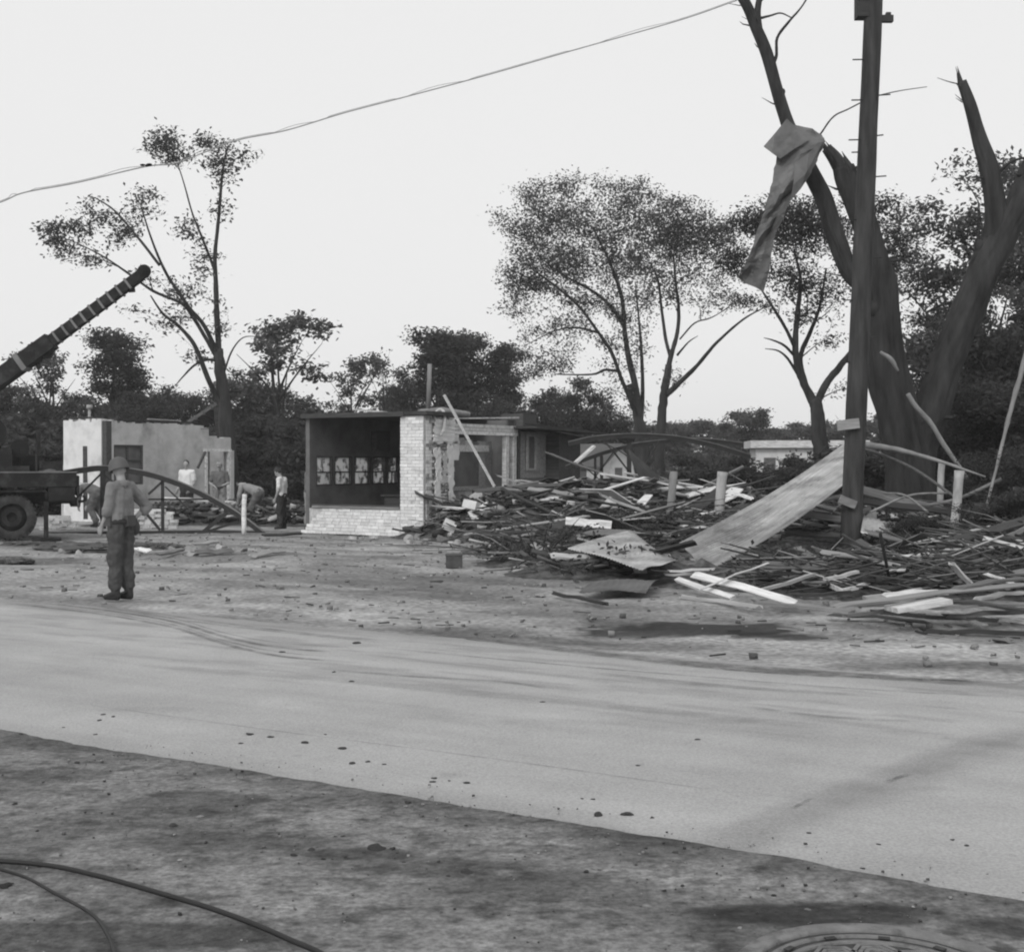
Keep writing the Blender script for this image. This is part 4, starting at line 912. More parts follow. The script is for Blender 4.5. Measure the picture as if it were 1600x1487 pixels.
plant('tall', 690, 520, 62, 'dark dense tree directly behind the vent pipe of the brick ruin', sx=1.2)
plant('tall', 725, 526, 65, 'dark dense tree right of the vent pipe, twin of the one behind it', sx=1.0)
plant('tall', 785, 543, 64, 'narrow dark tree at the right end of the clump behind the brick ruin', sx=.95)
plant('round', 745, 600, 60, 'lower dark tree in front of the clump behind the brick ruin', sx=1.1)
plant('round', 610, 608, 74, 'low round tree behind the roof of the brick ruin', sx=1.1)
plant('dense', 900, 590, 70, 'dark rounded tree under the left side of the broad elm', sx=1.05)
plant('round', 955, 622, 68, 'dark low tree behind the stems of the broad elm', sx=1.1)
plant('dense', 850, 622, 66, 'dark tree behind the right end of the brick ruin', sx=1.0)
G2 = 'hazy trees on the far skyline'; L2 = 'greyer tree of the far skyline between the elms and the pole'
for (px, top, d_, sx), nm in zip(((1065, 652, 110, 1.2), (1100, 650, 112, 1.1), (1140, 660, 115, 1.2), (1225, 662, 105, 1.3), (1260, 655, 108, 1.3), (1310, 652, 104, 1.2), (1350, 650, 100, 1.2), (1195, 664, 118, 1.2), (1020, 655, 108, 1.1), (1400, 640, 100, 1.2)), (
    'skyline tree just right of the forked elm trunk',
    'skyline tree in the gap right of the forked elm',
    'low skyline tree left of the taller rounded one',
    'low skyline tree over the left end of the long low house',
    'skyline tree over the roof of the long low house',
    'skyline tree directly behind the forked trunk by the pole',
    'skyline tree just right of the pole',
    'lowest skyline tree right beside the taller rounded one',
    'skyline tree between the two elm trunks',
    'skyline tree seen past the foot of the broken tree')):
    plant('pale', px, top, d_, nm, G2, sx)
plant('pale', 1170, 632, 88, 'small rounded tree standing higher than the skyline between elm and pole', sx=1.0)
plant('edge', 1535, 262, 38, 'tall dense dark tree filling the right edge behind the broken tree', sx=1.05)
plant('edge', 1610, 330, 34, 'dense dark tree cut by the right edge of the picture', sx=1.0)
plant('round', 1500, 470, 43, 'dark rounded tree behind the slanting trunk of the broken tree', sx=.75)
plant('dense', 1570, 480, 32, 'lower dark tree between the slanting trunk and the right edge', sx=.8)
plant('loose', 1455, 490, 46, 'airy tree seen between the two trunks of the broken tree', sx=.9)
G3 = 'bushes behind the wreckage on the right'; L3 = 'dark bush behind the wreckage right of the arched trusses'
for (px, top, d_, sx), nm in zip(((1115, 700, 44, 1.3), (1165, 702, 42, 1.3), (1215, 704, 46, 1.2), (1262, 706, 47, 1.1), (1060, 715, 46, 1.3), (1360, 690, 36, 1.3), (1440, 660, 33, 1.3), (1390, 700, 34, 1.2), (1310, 712, 40, 1.2)), (
    'dark bush under the right end of the arched trusses',
    'dark bush left of the long low house',
    'dark bush in front of the left part of the long low house',
    'dark bush in front of the middle of the long low house',
    'dark bush behind the leaning wooden post',
    'dark bush just right of the pole behind the fallen limb',
    'dark tall bush between the twin trunks of the broken tree',
    'dark bush against the left trunk of the broken tree',
    'dark bush behind the upper end of the corrugated sheet')):
    plant('bush', px, top, d_, nm, G3, sx)
for px, top, d_, nm in ((1410, 812, 21.2, 'low wilted dark bush in the tangle right of the pole foot'), (1455, 805, 20.8, 'low wilted dark bush left of the tall whitish post'), (1545, 785, 20.6, 'low wilted dark bush right of the tall whitish post'), (1590, 760, 20.2, 'low wilted dark bush in the tangle at the right edge'), (790, 815, 25.5, 'small dark leafy bush at the left of the wreckage before the brick pillar')):
    plant('thicket', px, top, d_, nm, 'wilted bushes in the wreckage', 1.35)
G4 = 'bushes at the right edge'; L4 = 'dark tangled bush at the right edge behind the white posts'
for (px, top, d_, sx), nm in zip(((1500, 625, 30, 1.2), (1550, 600, 28, 1.1), (1600, 590, 27, 1.2), (1475, 680, 28, 1.1), (1560, 700, 23.5, 1.0), (1640, 690, 22, 1.1)), (
    'dark bush just right of the slanting trunk of the broken tree',
    'tall dark bush behind the tall whitish post',
    'tall dark bush at the very right edge of the picture',
    'dark bush behind the shorter white post',
    'lower dark bush right of the tall whitish post',
    'lower dark bush beyond the right edge behind the slanting bare limb')):
    plant('thicket', px, top, d_, nm, G4, sx)
G5 = 'bushes between the block building and brick ruin'; L5 = 'dark bush between the block building and the brick ruin'
for (px, top, d_, sx), nm in zip(((395, 640, 50, 1.3), (430, 625, 52, 1.2), (470, 640, 47, 1.2), (495, 650, 44, 1.0), (415, 690, 46, 1.3), (460, 700, 43, 1.1), (520, 640, 56, 1.2)), (
    'dark bush right beside the sparse tree trunk',
    'tall dark bush under the airy leaning tree',
    'dark bush behind the side-on man in white tee shirt',
    'dark bush touching the left edge of the brick ruin',
    'low dark bush above the bending man',
    'low dark bush right of the bending man',
    'dark bush rising behind the roof corner of the brick ruin')):
    plant('bush', px, top, d_, nm, G5, sx)
G6 = 'bushes behind the truck'; L6 = 'dark bush behind the crane truck'
for (px, top, d_, sx), nm in zip(((-30, 640, 46, 1.3), (25, 650, 45, 1.3), (75, 655, 44, 1.3), (100, 690, 42, 1.0), (50, 700, 40, 1.0), (-20, 690, 40, 1.2)), (
    'dark bush beyond the left edge behind the truck',
    'dark bush behind the truck turntable',
    'dark bush behind the rear of the truck bed',
    'low dark bush left of the white end wall',
    'low dark bush just above the truck bed',
    'low dark bush at the left edge above the truck bed')):
    plant('bush', px, top, d_, nm, G6, sx)
# closed belt of woods beyond everything, on both sides of the picture too
c = []
for k in range(1100):
    x = rng.uniform(-150, 150); y = 122+rng.uniform(0, 30); hh = 5.0+3.0*vnoise(x, 0, .12, 7)+ (2.5 if abs(x) > 60 else 0); n = 70
    if 10 < x < 45: hh *= .72
    q = rng.normal(size=(n, 3))*np.array([1.8, 1.8, hh*.24]); q[:, 2] = np.abs(q[:, 2]+hh*.5); q += np.array([x, y, 0]); c.append(q)
c = np.concatenate(c); v, f = leaves_np(c, .62, rng, .4, .6)
props(link('distant_woods', npmesh('distant_woods', v, f, LEAF['pale'], False, np.repeat(rng.uniform(.6, 1.4, len(c)), 4))), 'low dark belt of distant woods along the horizon', 'woods', kind='stuff')
# ------------------------------------------------------------------ crane truck
TX = (118-800)/K*28
ck = thing('crane_truck', 'dark army crane truck with its boom raised, cut off by the left edge', 'crane truck', (TX, 28, 0), R(20))
def cb(nm, mt, *bx):
    b = MB()
    for a, c in bx: b.box(a, c)
    return b.build(nm, MT[mt], ck, False, False)
cb('bed', 'truck', ((-6.5, 0, 1.20), (0, 2.4, 1.30)), ((-6.5, -.03, 1.17), (.02, .05, 1.47)), ((-6.5, 2.35, 1.17), (.02, 2.43, 1.47)))
cb('tailgate', 'truck', ((.022, 0, .95), (.08, 2.4, 1.40)))
cb('rail_cap', 'tin', ((-6.5, -.05, 1.472), (.03, .06, 1.50)))
cb('tool_box', 'truck', ((-.56, -.01, .86), (-.01, .6, 1.165)))
cb('chassis', 'truck', ((-6.5, .55, .78), (0, .72, 1.0)), ((-6.5, 1.7, .78), (0, 1.87, 1.0)), ((-.1, .3, .72), (.04, 2.1, .90)))
cb('fender', 'truck', ((-3.4, -.02, 1.06), (-.6, .55, 1.10)), ((-.62, -.02, .92), (-.58, .55, 1.06)))
b = MB(); b.tube(smooth_path([(.08, 1.2, .80), (.2, 1.2, .82), (.24, 1.2, .88), (.18, 1.2, .94)], 4), .03, 8); b.build('tow_hook', MT['steel'], ck, True, False)
def wheel(x, y, sg):
    w = bpy.data.objects.new('wheel', None); COL.objects.link(w); w.parent = ck; w.location = (x, y, .51); FR[w] = FR[ck]
    b = MB(); b.lathe((0, 0, 0), [(.30, -.13*1), (.36, -.14), (.46, -.135), (.495, -.10), (.505, 0), (.495, .10), (.46, .135), (.36, .14), (.30, .13), (.30, -.13)], 40, 'Y'); b.build('tyre', MT['rubber'], w, True, False)
    b = MB()
    for k in range(32):
        a = 2*math.pi*k/32; c = Vector((math.cos(a), 0, math.sin(a)))
        b.bar(c*.49+Vector((0, -.13, 0)), c*.49+Vector((0, -.01, 0)), .045, .035, c); a += .098; c = Vector((math.cos(a), 0, math.sin(a))); b.bar(c*.49+Vector((0, .01, 0)), c*.49+Vector((0, .13, 0)), .045, .035, c)
    b.build('tread', MT['rubber'], w, False, False)
    b = MB(); b.lathe((0, sg*.05, 0), [(.30, -sg*.07), (.29, -sg*.02), (.20, sg*.05), (.11, sg*.05), (.10, -sg*.03), (.0005, -sg*.03)], 28, 'Y'); b.build('rim', MT['truck'], w, False, False)
    b = MB()
    for k in range(6): a = k*1.047; b.cyl((math.cos(a)*.155, -sg*0-.06, math.sin(a)*.155), (math.cos(a)*.155, .06, math.sin(a)*.155), .016, 6)
    b.build('wheel_nuts', MT['tin'], w, False, False)
    return w
for x in (-1.30, -2.62):
    wheel(x, .20, -1); wheel(x, 2.2, 1)
    b = MB(); b.cyl((x, .2, .51), (x, 2.2, .51), .09, 10); b.build('axle', MT['truck'], ck, False, False)
b = MB(); b.box((-.66, .1, .0), (-.56, .2, .86)); b.box((-.9, -.05, .0), (-.3, .35, .05)); b.build('outrigger', MT['truck'], ck, False, False)
b = MB(); b.cyl((-3.45, 1.2, 1.3), (-3.45, 1.2, 1.75), .55, 24); b.box((-4.3, .7, 1.75), (-2.75, 1.7, 2.05)); b.build('turntable', MT['truck'], ck, False, False)
b = MB(); b.box((-3.3, .72, 2.05), (-2.6, .80, 2.75)); b.box((-3.3, 1.6, 2.05), (-2.6, 1.68, 2.75)); b.box((-4.6, .75, 2.05), (-3.6, 1.65, 2.6)); b.hexa([(-2.7, .7, 1.3), (-1.5, .75, 1.3), (-1.5, 1.7, 1.3), (-2.7, 1.7, 1.3), (-2.6, .8, 2.9), (-1.9, .85, 2.7), (-1.9, 1.6, 2.7), (-2.6, 1.6, 2.9)])
b.cyl((-1.75, .65, 2.35), (-1.75, 1.75, 2.35), .34, 20); b.bar((-1.4, 1.0, 1.3), (-1.75, 1.0, 2.6), .12, .12); b.cyl((-1.15, .5, 2.0), (-1.15, .56, 2.0), .2, 18); b.bar((-1.2, .55, 1.3), (-1.15, .53, 2.0), .06, .06); b.box((-1.35, .9, 1.3), (-.75, 1.6, 1.85)); b.box((-.82, .9, 1.85), (-.72, 1.6, 2.4)); b.build('crane_body', MT['truck'], ck, False, False)
b = MB(); b.cyl((-2.9, .3, 1.62), (-2.9, .68, 1.62), .26, 18); b.box((-2.6, .45, 1.3), (-2.0, .55, 1.85)); b.box((-2.6, 1.85, 1.3), (-2.0, 1.95, 1.85)); b.build('winch', MT['truck'], ck, False, False)
b = MB(); b.box((-1.6, .2, 1.3), (-.95, .8, 1.62)); b.box((-1.55, .25, 1.62), (-1.3, .75, 2.0)); b.box((-.7, .6, 1.3), (-.25, 1.5, 1.72)); b.cyl((-.8, .4, 1.3), (-.8, .4, 2.1), .03, 6); b.build('operator_station', MT['truck'], ck, False, False)
b = MB()
for k in range(9): b.ball((-1.9+k*.2+rnd.uniform(-.1, .1), .35+rnd.uniform(0, .5), 1.35+rnd.uniform(0, .1)), (rnd.uniform(.18, .34), .3, rnd.uniform(.12, .24)), 10, 6)
b.build('tarpaulin', MT['tarp'], ck, True, False)
d0 = 29.2
_ci = FR[ck].inverted()
def q(px, py): return _ci @ at(px, py, d0)
p0, p1, p2 = q(-150, 700), q(82, 533), q(222, 430)
b = MB(); b.bar(p0, p1, .40, .40, w2=.36, h2=.36); b.build('boom_base', MT['truck'], ck, False, False)
b = MB(); b.bar(p1-(p2-p1)*.1, p2, .25, .26, w2=.22, h2=.22); b.build('boom', MT['truck'], ck, False, False)
for k in range(9):
    c = p1.lerp(p2, .06+k*.1); dv = (p2-p1).normalized(); b = MB(); b.bar(c-dv*.025, c+dv*.025, .275, .275); b.build('boom_band', MT['tin'], ck, False, False)
for k in (.55, .8):
    c = p0.lerp(p1, k); dv = (p1-p0).normalized(); b = MB(); b.bar(c-dv*.06, c+dv*.06, .42, .42); b.build('boom_band', MT['tin'], ck, False, False)
c = q(226, 425); b = MB(); b.cyl(c+Vector((0, -.10, 0)), c+Vector((0, .10, 0)), .15, 20); b.cyl(c+Vector((0, -.14, 0)), c+Vector((0, .14, 0)), .05, 10); b.build('head_sheave', MT['truck'], ck, False, False)
c = q(206, 446); b = MB(); b.bar(c, c+Vector((.02, 0, -.16)), .12, .14); b.build('head_bracket', MT['truck'], ck, False, False)
c = q(74, 549); b = MB(); b.cyl(c+Vector((0, -.12, 0)), c+Vector((0, .12, 0)), .16, 20); b.bar(c+Vector((-.35, 0, -.12)), c+Vector((0, 0, .05)), .2, .2); b.build('mid_sheave', MT['truck'], ck, False, False)
c = q(61, 572); b = MB(); b.ball(c, (.06, .05, .08), 10, 6); b.tube(smooth_path([c, c+Vector((0, 0, -.1)), c+Vector((.05, 0, -.15)), c+Vector((.09, 0, -.09))], 4), .018, 6); b.build('hook', MT['steel'], ck, True, False)
b = MB(); b.tube([q(72, 556), c], .012, 5); b.tube([q(226, 416), q(80, 525)], .008, 4); b.build('hoist_rope', MT['cable'], ck, False, False)

# ------------------------------------------------------------------ utility pole and wires
d0 = 22.0
pl = thing('utility_pole', 'dark weathered utility pole with climbing pegs standing in the wreckage', 'utility pole', at(1328, 877, d0))
a, c = at(1328, 878, d0)+Vector((0, 0, -.1)), at(1368, -130, d0)
P = [a.lerp(c, k/16) for k in range(17)]
MB().tube(P, [.188-.045*k/16+rnd.uniform(-.004, .004) for k in range(17)], 18, jit=.03).build('shaft', MT['pole_wood'], pl, True)
def onpole(py): return a.lerp(c, (py-878)/(-130-878))
for py, sg, L in ((95, -1, .17), (157, -1, .16), (218, -1, .18), (237, -1, .12), (341, -1, .16), (464, -1, .16), (150, 1, .17), (275, 1, .16), (212, 1, .08), (330, 1, .15), (400, 1, .15), (522, 1, .16), (560, -1, .15)):
    p = onpole(py); b = MB(); b.cyl(p+Vector((sg*.12, -.05, 0)), p+Vector((sg*(.165+L), -.07, .01*sg)), .012, 6); b.build('peg', MT['steel'], pl)
p = onpole(8); b = MB(); b.box(p+Vector((-.30, -.12, -.25)), p+Vector((-.10, .12, .9))); b.build('cable_box', MT['dark_wood'], pl)
p = onpole(31); b = MB(); b.box(p+Vector((.10, -.05, -.06)), p+Vector((.34, .05, .05))); b.box(p+Vector((.22, -.04, .05)), p+Vector((.30, .04, .10))); b.build('bracket', MT['steel'], pl)
b = MB(); b.bar(at(1308, 665, 21.78), at(1342, 661, 21.78), .06, .17); b.build('block', MT['pale_wood'], pl)
b = MB(); b.bar(at(1312, 779, 21.76), at(1337, 789, 21.74), .10, .14); b.build('block', MT['grey_wood'], pl)
# the loose line overhead
L = [(1150, 4, 25.3), (1060, 35, 25), (900, 80, 24.5), (760, 120, 24), (640, 152, 23.6), (540, 178, 23.2), (450, 205, 22.8), (375, 220, 22.5), (320, 240, 22.2), (275, 257, 22), (228, 262, 21.8), (120, 287, 21.4), (40, 302, 21), (0, 318, 20.8), (-120, 360, 20), (-400, 480, 19)]
ow = thing('overhead_wire', 'sagging loose wire strung across the sky from the broken tree', 'wire', at(540, 720, 23)*1.0)
P = smooth_path([at(*p) for p in L], 8)
MB().tube(P, .011, 6).build('strand', MT['wire'], ow, True)
MB().tube([p+Vector((0, .02, .028+.03*math.sin(i*.7)*(i % 17 > 8))) for i, p in enumerate(P)], .005, 5).build('strand', MT['wire'], ow, True)
p = at(230, 260, 21.8); b = MB()
for k in range(5): b.ball(p+Vector((rnd.uniform(-.06, .06), rnd.uniform(-.02, .02), rnd.uniform(-.01, .05))), (.05, .02, .02), 6, 4)
b.build('caught_leaves', MT['twig'], ow)
props(MB().tube(smooth_path([at(820, 668, 33), at(900, 680, 32.5), at(960, 700, 32), at(1010, 735, 31)], 5), .014, 5).build('fallen_wire', MT['cable']), 'thin fallen wire drooping from the right end of the brick ruin', 'wire')

# ------------------------------------------------------------------ wreckage: mound, splinters (stuff), then boards, sheets, posts
X, Y, F = grid(np.arange(-12, 17, .12), np.arange(14.5, 40, .12)); Z = H(X, Y); Z = Z + (fbm(X, Y, 3.1, 17)-.5)*.25*np.clip(Z/.2, 0, 1) - .05
inside = lambda x, y: ((( (x+2)*.857-(y-29)*.515) < .15) & (((x+2)*.515+(y-29)*.857) > -.1) & (((x+2)*.857-(y-29)*.515) > -3.8) & (((x+2)*.515+(y-29)*.857) < 5))
Z = np.where(inside(X, Y), -.05, Z)
kp = (Z[F].max(1) > -.02); v = np.stack([X, Y, Z], 1); us_ = np.unique(F[kp]); mp = np.full(len(v), -1); mp[us_] = np.arange(len(us_))
props(link('rubble_mound', npmesh('rubble_mound', v[us_], mp[F[kp]], MT['rubble'], True)), 'dark mounds of earth and small rubble under the wreckage', 'rubble', kind='stuff')
def shown(x, y):        # keep the metal sheets uncovered
    px = x/y*K+800; return ((px > 1035) & (px < 1190) & (y > 17.4) & (y < 22.3)) | ((px > 1180) & (px < 1325) & (y > 20.5) & (y < 24.5)) | ((px > 875) & (px < 1065) & (y > 19.0) & (y < 21.5)) | ((px > 1300) & (px < 1362) & (y > 16.8) & (y < 22)) | ((px > 1468) & (px < 1522) & (y > 17) & (y < 21.8))
def heap_pts(n, zmin, xr, yr, g=rng):
    o = []
    while len(o) < n:
        x = g.uniform(*xr, 4000); y = g.uniform(*yr, 4000); h = H(x, y); k = (h > zmin) & ~inside(x, y) & ~shown(x, y) & (np.abs(x/y) < .43) & (g.random(4000) < .35+h); o += list(zip(x[k], y[k], h[k]))
    return np.array(o[:n])
def splinters(name, n, zmin, xr, yr, Lr, wr, tr, label, up=.10, seed=3):
    g = np.random.default_rng(seed); P = heap_pts(n, zmin, xr, yr, g); L = g.uniform(*Lr, n)**1.0; yaw = g.normal(ROT*.6, .75, n); pit = g.normal(0, .22, n)
    dx = np.stack([np.cos(yaw)*np.cos(pit), np.sin(yaw)*np.cos(pit), np.sin(pit)], 1); rl = g.uniform(-.8, .8, n)
    dy = np.stack([-np.sin(yaw), np.cos(yaw), 0*yaw], 1); dz = np.cross(dx, dy); dy, dz = dy*np.cos(rl)[:, None]+dz*np.sin(rl)[:, None], dz*np.cos(rl)[:, None]-dy*np.sin(rl)[:, None]
    c = P.copy(); c[:, 2] += g.uniform(-.04, up, n)
    v, f = boxes_np(c, np.stack([dx, dy, dz], 1), np.stack([L/2, g.uniform(*wr, n)/2, g.uniform(*tr, n)/2], 1))
    tn = np.repeat(g.choice([.25, .4, .7, 1.0, 1.6, 3.2], n, p=[.26, .24, .2, .14, .1, .06])*g.uniform(.7, 1.3, n), 8)
    props(link(name, npmesh(name, v, f, MT['debris'], False, tn)), label, 'debris', kind='stuff')
splinters('splintered_wood', 4200, .08, (-3, 12), (15, 34), (.08, .6), (.015, .10), (.008, .03), 'countless splinters and laths strewn over the wreckage', .16)
splinters('lath_litter', 420, .08, (3, 10), (15.5, 19), (.5, 2.2), (.012, .04), (.008, .02), 'tangle of thin laths and sticks round the foot of the pole', .16, 5)
splinters('yard_bits', 420, .0, (-12, -3), (22.5, 31), (.06, .45), (.02, .10), (.01, .04), 'small broken bits strewn before the broken truss', .05, 16) if 0 else None
splinters('broken_bits', 900, .10, (-11, -4), (32, 38), (.1, .6), (.03, .16), (.02, .08), 'small broken bits heaped before the block building', .12, 6)
# curved brush
tw = MB(); g = random.Random(9)
for x, y, h in heap_pts(460, .06, (-1, 12), (16, 27), np.random.default_rng(12)):
    L = g.uniform(.5, 1.9); a = g.uniform(0, 6.28) if g.random() < .4 else ROT*.7+g.gauss(0, .5)+(math.pi if g.random() < .5 else 0); p = Vector((x, y, h+.02)); dv = Vector((math.cos(a), math.sin(a), g.uniform(-.05, .6)))
    if shown(np.array(x), np.array(y)): continue
    sd = Vector((-dv.y, dv.x, 0))*g.uniform(-.12, .12)*L
    tw.tube([p+dv*L*k+sd*math.sin(k*3.1)+Vector((0, 0, -.16*L*max(0, dv.z)*k*k*3)) for k in (0, .3, .6, 1)], [.014, .011, .008, .004], 4, cap=False)
o = props(tw.build('brushwood', MT['debris']), 'tangled brushwood and vines over the wreckage', 'brushwood', kind='stuff')
a_ = o.data.attributes.new('tone', 'FLOAT', 'POINT'); a_.data.foreach_set('value', np.repeat(rng.choice([.2, .35, .6, 1.3], len(tw.v)//16 + 1), 16)[:len(tw.v)].astype(np.float32))
c = heap_pts(420, .07, (-1, 12), (17, 27), np.random.default_rng(14)); q_ = np.repeat(c, 26, 0)+rng.normal(size=(420*26, 3))*np.array([.22, .22, .10])+np.array([0, 0, .1]); v, f = leaves_np(q_, .11, rng, .5, .5)
props(link('torn_foliage', npmesh('torn_foliage', v, f, LEAF['dark'], False, np.repeat(rng.uniform(.5, 1.6, len(q_)), 4))), 'torn leaves and weeds caught in the wreckage', 'foliage', kind='stuff')
# litter on the open lot
n = 800; x = rng.uniform(-9, 9, n); y = rng.uniform(11, 30, n); k = (S_(x, y) > 10.6) & (H(x, y) < .1) & ~inside(x, y); x, y = x[k], y[k]
wgt = rng.random(len(x)) < .25+.75*np.clip((x+4.5)/4, 0, 1); x, y = x[wgt], y[wgt]; n = len(x); yaw = rng.normal(ROT*.3, .9, n); L = rng.uniform(.03, .30, n)**1.2
v, f = boxes_np(np.stack([x, y, 0*x+.018], 1), np.stack([np.stack([np.cos(yaw), np.sin(yaw), 0*yaw], 1), np.stack([-np.sin(yaw), np.cos(yaw), 0*yaw], 1), np.stack([0*yaw, 0*yaw, 0*yaw+1], 1)], 1), np.stack([L/2, rng.uniform(.004, .014, n), rng.uniform(.003, .008, n)], 1))
props(link('lot_litter', npmesh('lot_litter', v, f, MT['debris'], False, np.repeat(rng.choice([.3, .5, .9, 1.8], n, p=[.3, .3, .25, .15]), 8))), 'small sticks and chips strewn over the dirt lot', 'litter', kind='stuff')
n = 1300; x = rng.uniform(-9, 9, n); y = rng.uniform(10.5, 31, n); k = (S_(x, y) > 10.5) & ~inside(x, y); x, y = x[k], y[k]; n = len(x); r_ = rng.uniform(.006, .02, n)*rng.choice([1, 1, 1, 1.8], n)
v, f = boxes_np(np.stack([x, y, r_*.3+.012], 1), np.repeat(np.eye(3)[None], n, 0), np.stack([r_, r_*.8, r_*.6], 1)); v += rng.normal(size=v.shape)*.004
props(link('lot_gravel', npmesh('lot_gravel', v, f, MT['debris'], False, np.repeat(rng.choice([.7, 1.1, 1.6, 2.4], n), 8))), 'small gravel scattered over the dirt lot', 'gravel', kind='stuff')
n = 1700; uu = rng.uniform(-6, 5, n); ss = rng.uniform(2.5, 7.5, n); ss = np.where(ss > 5.6, 5.6-np.abs(rng.normal(0, .8, n)), ss); x = .857*uu+.515*ss; y = -.515*uu+.857*ss; r_ = rng.uniform(.0012, .0035, n)*rng.choice([1, 1, 1, 2], n)
v, f = boxes_np(np.stack([x, y, r_*.4+.014], 1), np.repeat(np.eye(3)[None], n, 0), np.stack([r_, r_*.8, r_*.6], 1)); v += rng.normal(size=v.shape)*.0012
props(link('tarmac_grit', npmesh('tarmac_grit', v, f, MT['debris'], False, np.repeat(rng.choice([.35, .6, 1.2, 2.0], n), 8))), 'grit scattered over the near tarmac', 'grit', kind='stuff')

# planks: shared meshes with broken ends, unit length along X
def plank_mesh(seed, w, h, mat):
    r = random.Random(seed); b = MB(); P = []
    n = 4; zz = [0, r.uniform(-.02, .02), r.uniform(-.03, .03), 0, 0][:n+1]
    k = len(b.v)
    for i in range(n+1):
        x = -.5+i/n
        for yy, z in ((-w/2, -h/2), (w/2, -h/2), (w/2, h/2), (-w/2, h/2)):
            xx = x + (r.uniform(-.07, .05) if i in (0, n) and r.random() < .7 else 0); b.v.append((xx, yy*r.uniform(.93, 1.05), z+zz[i]))
    for i in range(n):
        for j in range(4): b.f.append((i*4+j, (i+1)*4+j, (i+1)*4+(j+1) % 4, i*4+(j+1) % 4))
    b.f += [(0, 1, 2, 3), tuple(n*4+j for j in (3, 2, 1, 0))]
    return b.mesh('plank', MT[mat])
PL = {m: [plank_mesh(40+i, w, h, m) for i, (w, h) in enumerate(((.14, .025), (.09, .04), (.20, .022), (.06, .05), (.12, .03)))] for m in ('white_wood', 'pale_wood', 'grey_wood', 'dark_wood')}
def plank(p, q, mt, i=None, roll=0.0, ws=1.0, label=None, group=None, nm='plank', cat='plank'):
    p, q = Vector(p), Vector(q); d = q-p; o = link(nm, PL[mt][i if i is not None else rnd.randrange(5)])
    o.location = (p+q)/2; o.rotation_euler = (d.to_track_quat('X', 'Z') @ Euler((roll, 0, 0)).to_quaternion()).to_euler(); o.scale = (d.length, ws, ws); return props(o, label, cat, group)
ZN = [('right of the utility pole', lambda x, y: x/y*K+800 > 1345 and y > 18.2), ('in the low front of the wreckage on the right', lambda x, y: y <= 19.5 and x/y*K+800 > 1040), ('between the corrugated sheet and the pole', lambda x, y: x/y*K+800 > 1150),
      ('in the wreckage heap under the arched trusses', lambda x, y: x/y*K+800 > 880), ('in the heap beside the brick ruin', lambda x, y: True)]
TN = dict(white_wood='white painted board lying ', pale_wood='pale broken plank lying ', grey_wood='weathered grey plank lying ', dark_wood='dark wet plank lying ')
def heap_planks(n, zmin, xr, yr, seed, probs, Lr):
    g = np.random.default_rng(seed)
    for x, y, h in heap_pts(n, zmin, xr, yr, g):
        m = g.choice(['white_wood', 'pale_wood', 'grey_wood', 'dark_wood'], p=probs); L = g.uniform(*Lr); yaw = g.normal(ROT*.5, .6); pt = g.normal(0, .16)
        d = Vector((math.cos(yaw)*math.cos(pt), math.sin(yaw)*math.cos(pt), math.sin(pt)))*L/2; c = Vector((x, y, h+abs(math.sin(pt))*L*.3+g.uniform(.02, .16)))
        z = next(a for a, f in ZN if f(x, y)); lb_ = TN[m]+z
        plank(c-d, c+d, m, None, g.uniform(-.5, .5), g.uniform(.7, 1.15), lb_, lb_)
heap_planks(120, .28, (-1.6, 7), (23.5, 33), 31, [.20, .22, .30, .28], (.6, 2.8))
heap_planks(52, .10, (1, 9), (15.5, 20.5), 32, [.07, .16, .40, .37], (.5, 2.2))
heap_planks(34, .2, (3.5, 11), (19.5, 26), 33, [.05, .10, .40, .45], (.5, 2.0))
def pk(a, b_, za, zb, mt, i, ws, label, roll=0.0): return plank(gz(a[0], a[1], za), gz(b_[0], b_[1], zb), mt, i, roll, ws, label)
pk((1088, 898), (1238, 940), .26, .10, 'white_wood', 0, .85, 'long bright white plank slanting down in the front of the wreckage', .5)
pk((1098, 919), (1197, 881), .16, .44, 'white_wood', 0, .75, 'white plank crossing under the long bright one', -.3)
pk((1058, 905), (1145, 934), .16, .10, 'white_wood', 1, .9, 'shorter white plank left of the long bright one', .5)
pk((1190, 922), (1275, 896), .15, .28, 'pale_wood', 1, .8, 'thin pale plank to the right of the crossed white planks')
pk((1048, 892), (1115, 889), .22, .22, 'white_wood', 3, .6, 'thin white strip under the foot of the corrugated sheet')
pk((1040, 897), (1100, 898), .15, .15, 'pale_wood', 3, .6, 'second pale strip just below the thin white one')
pk((1318, 945), (1606, 912), .28, .42, 'grey_wood', 0, .75, 'very long grey plank running to the right edge at the front', .2)
pk((1388, 930), (1475, 925), .33, .33, 'white_wood', 0, .8, 'pale plank lying behind the very long grey one', .3)
pk((1463, 950), (1610, 944), .2, .2, 'grey_wood', 0, 1.0, 'grey plank below the very long one at the right edge')
pk((1530, 964), (1605, 972), .06, .05, 'white_wood', 3, .7, 'thin bright lath lying on the dirt at the right edge')
pk((1500, 970), (1540, 976), .05, .05, 'pale_wood', 0, .7, 'short pale board lying flat below the thin bright lath')
pk((1360, 955), (1560, 970), .10, .06, 'dark_wood', 1, .9, 'long dark plank lying under the white beam end')
pk((1440, 936), (1620, 955), .25, .18, 'dark_wood', 0, 1.1, 'dark plank behind the white beam end')
pk((1320, 962), (1400, 952), .08, .12, 'grey_wood', 1, .8, 'grey plank left of the white beam end')
pk((1180, 940), (1330, 955), .08, .06, 'grey_wood', 3, .8, 'long thin grey lath on the dirt below the white planks')
pk((1065, 931), (1185, 948), .05, .05, 'pale_wood', 3, .8, 'long pale lath lying on the dirt below the crossed planks')
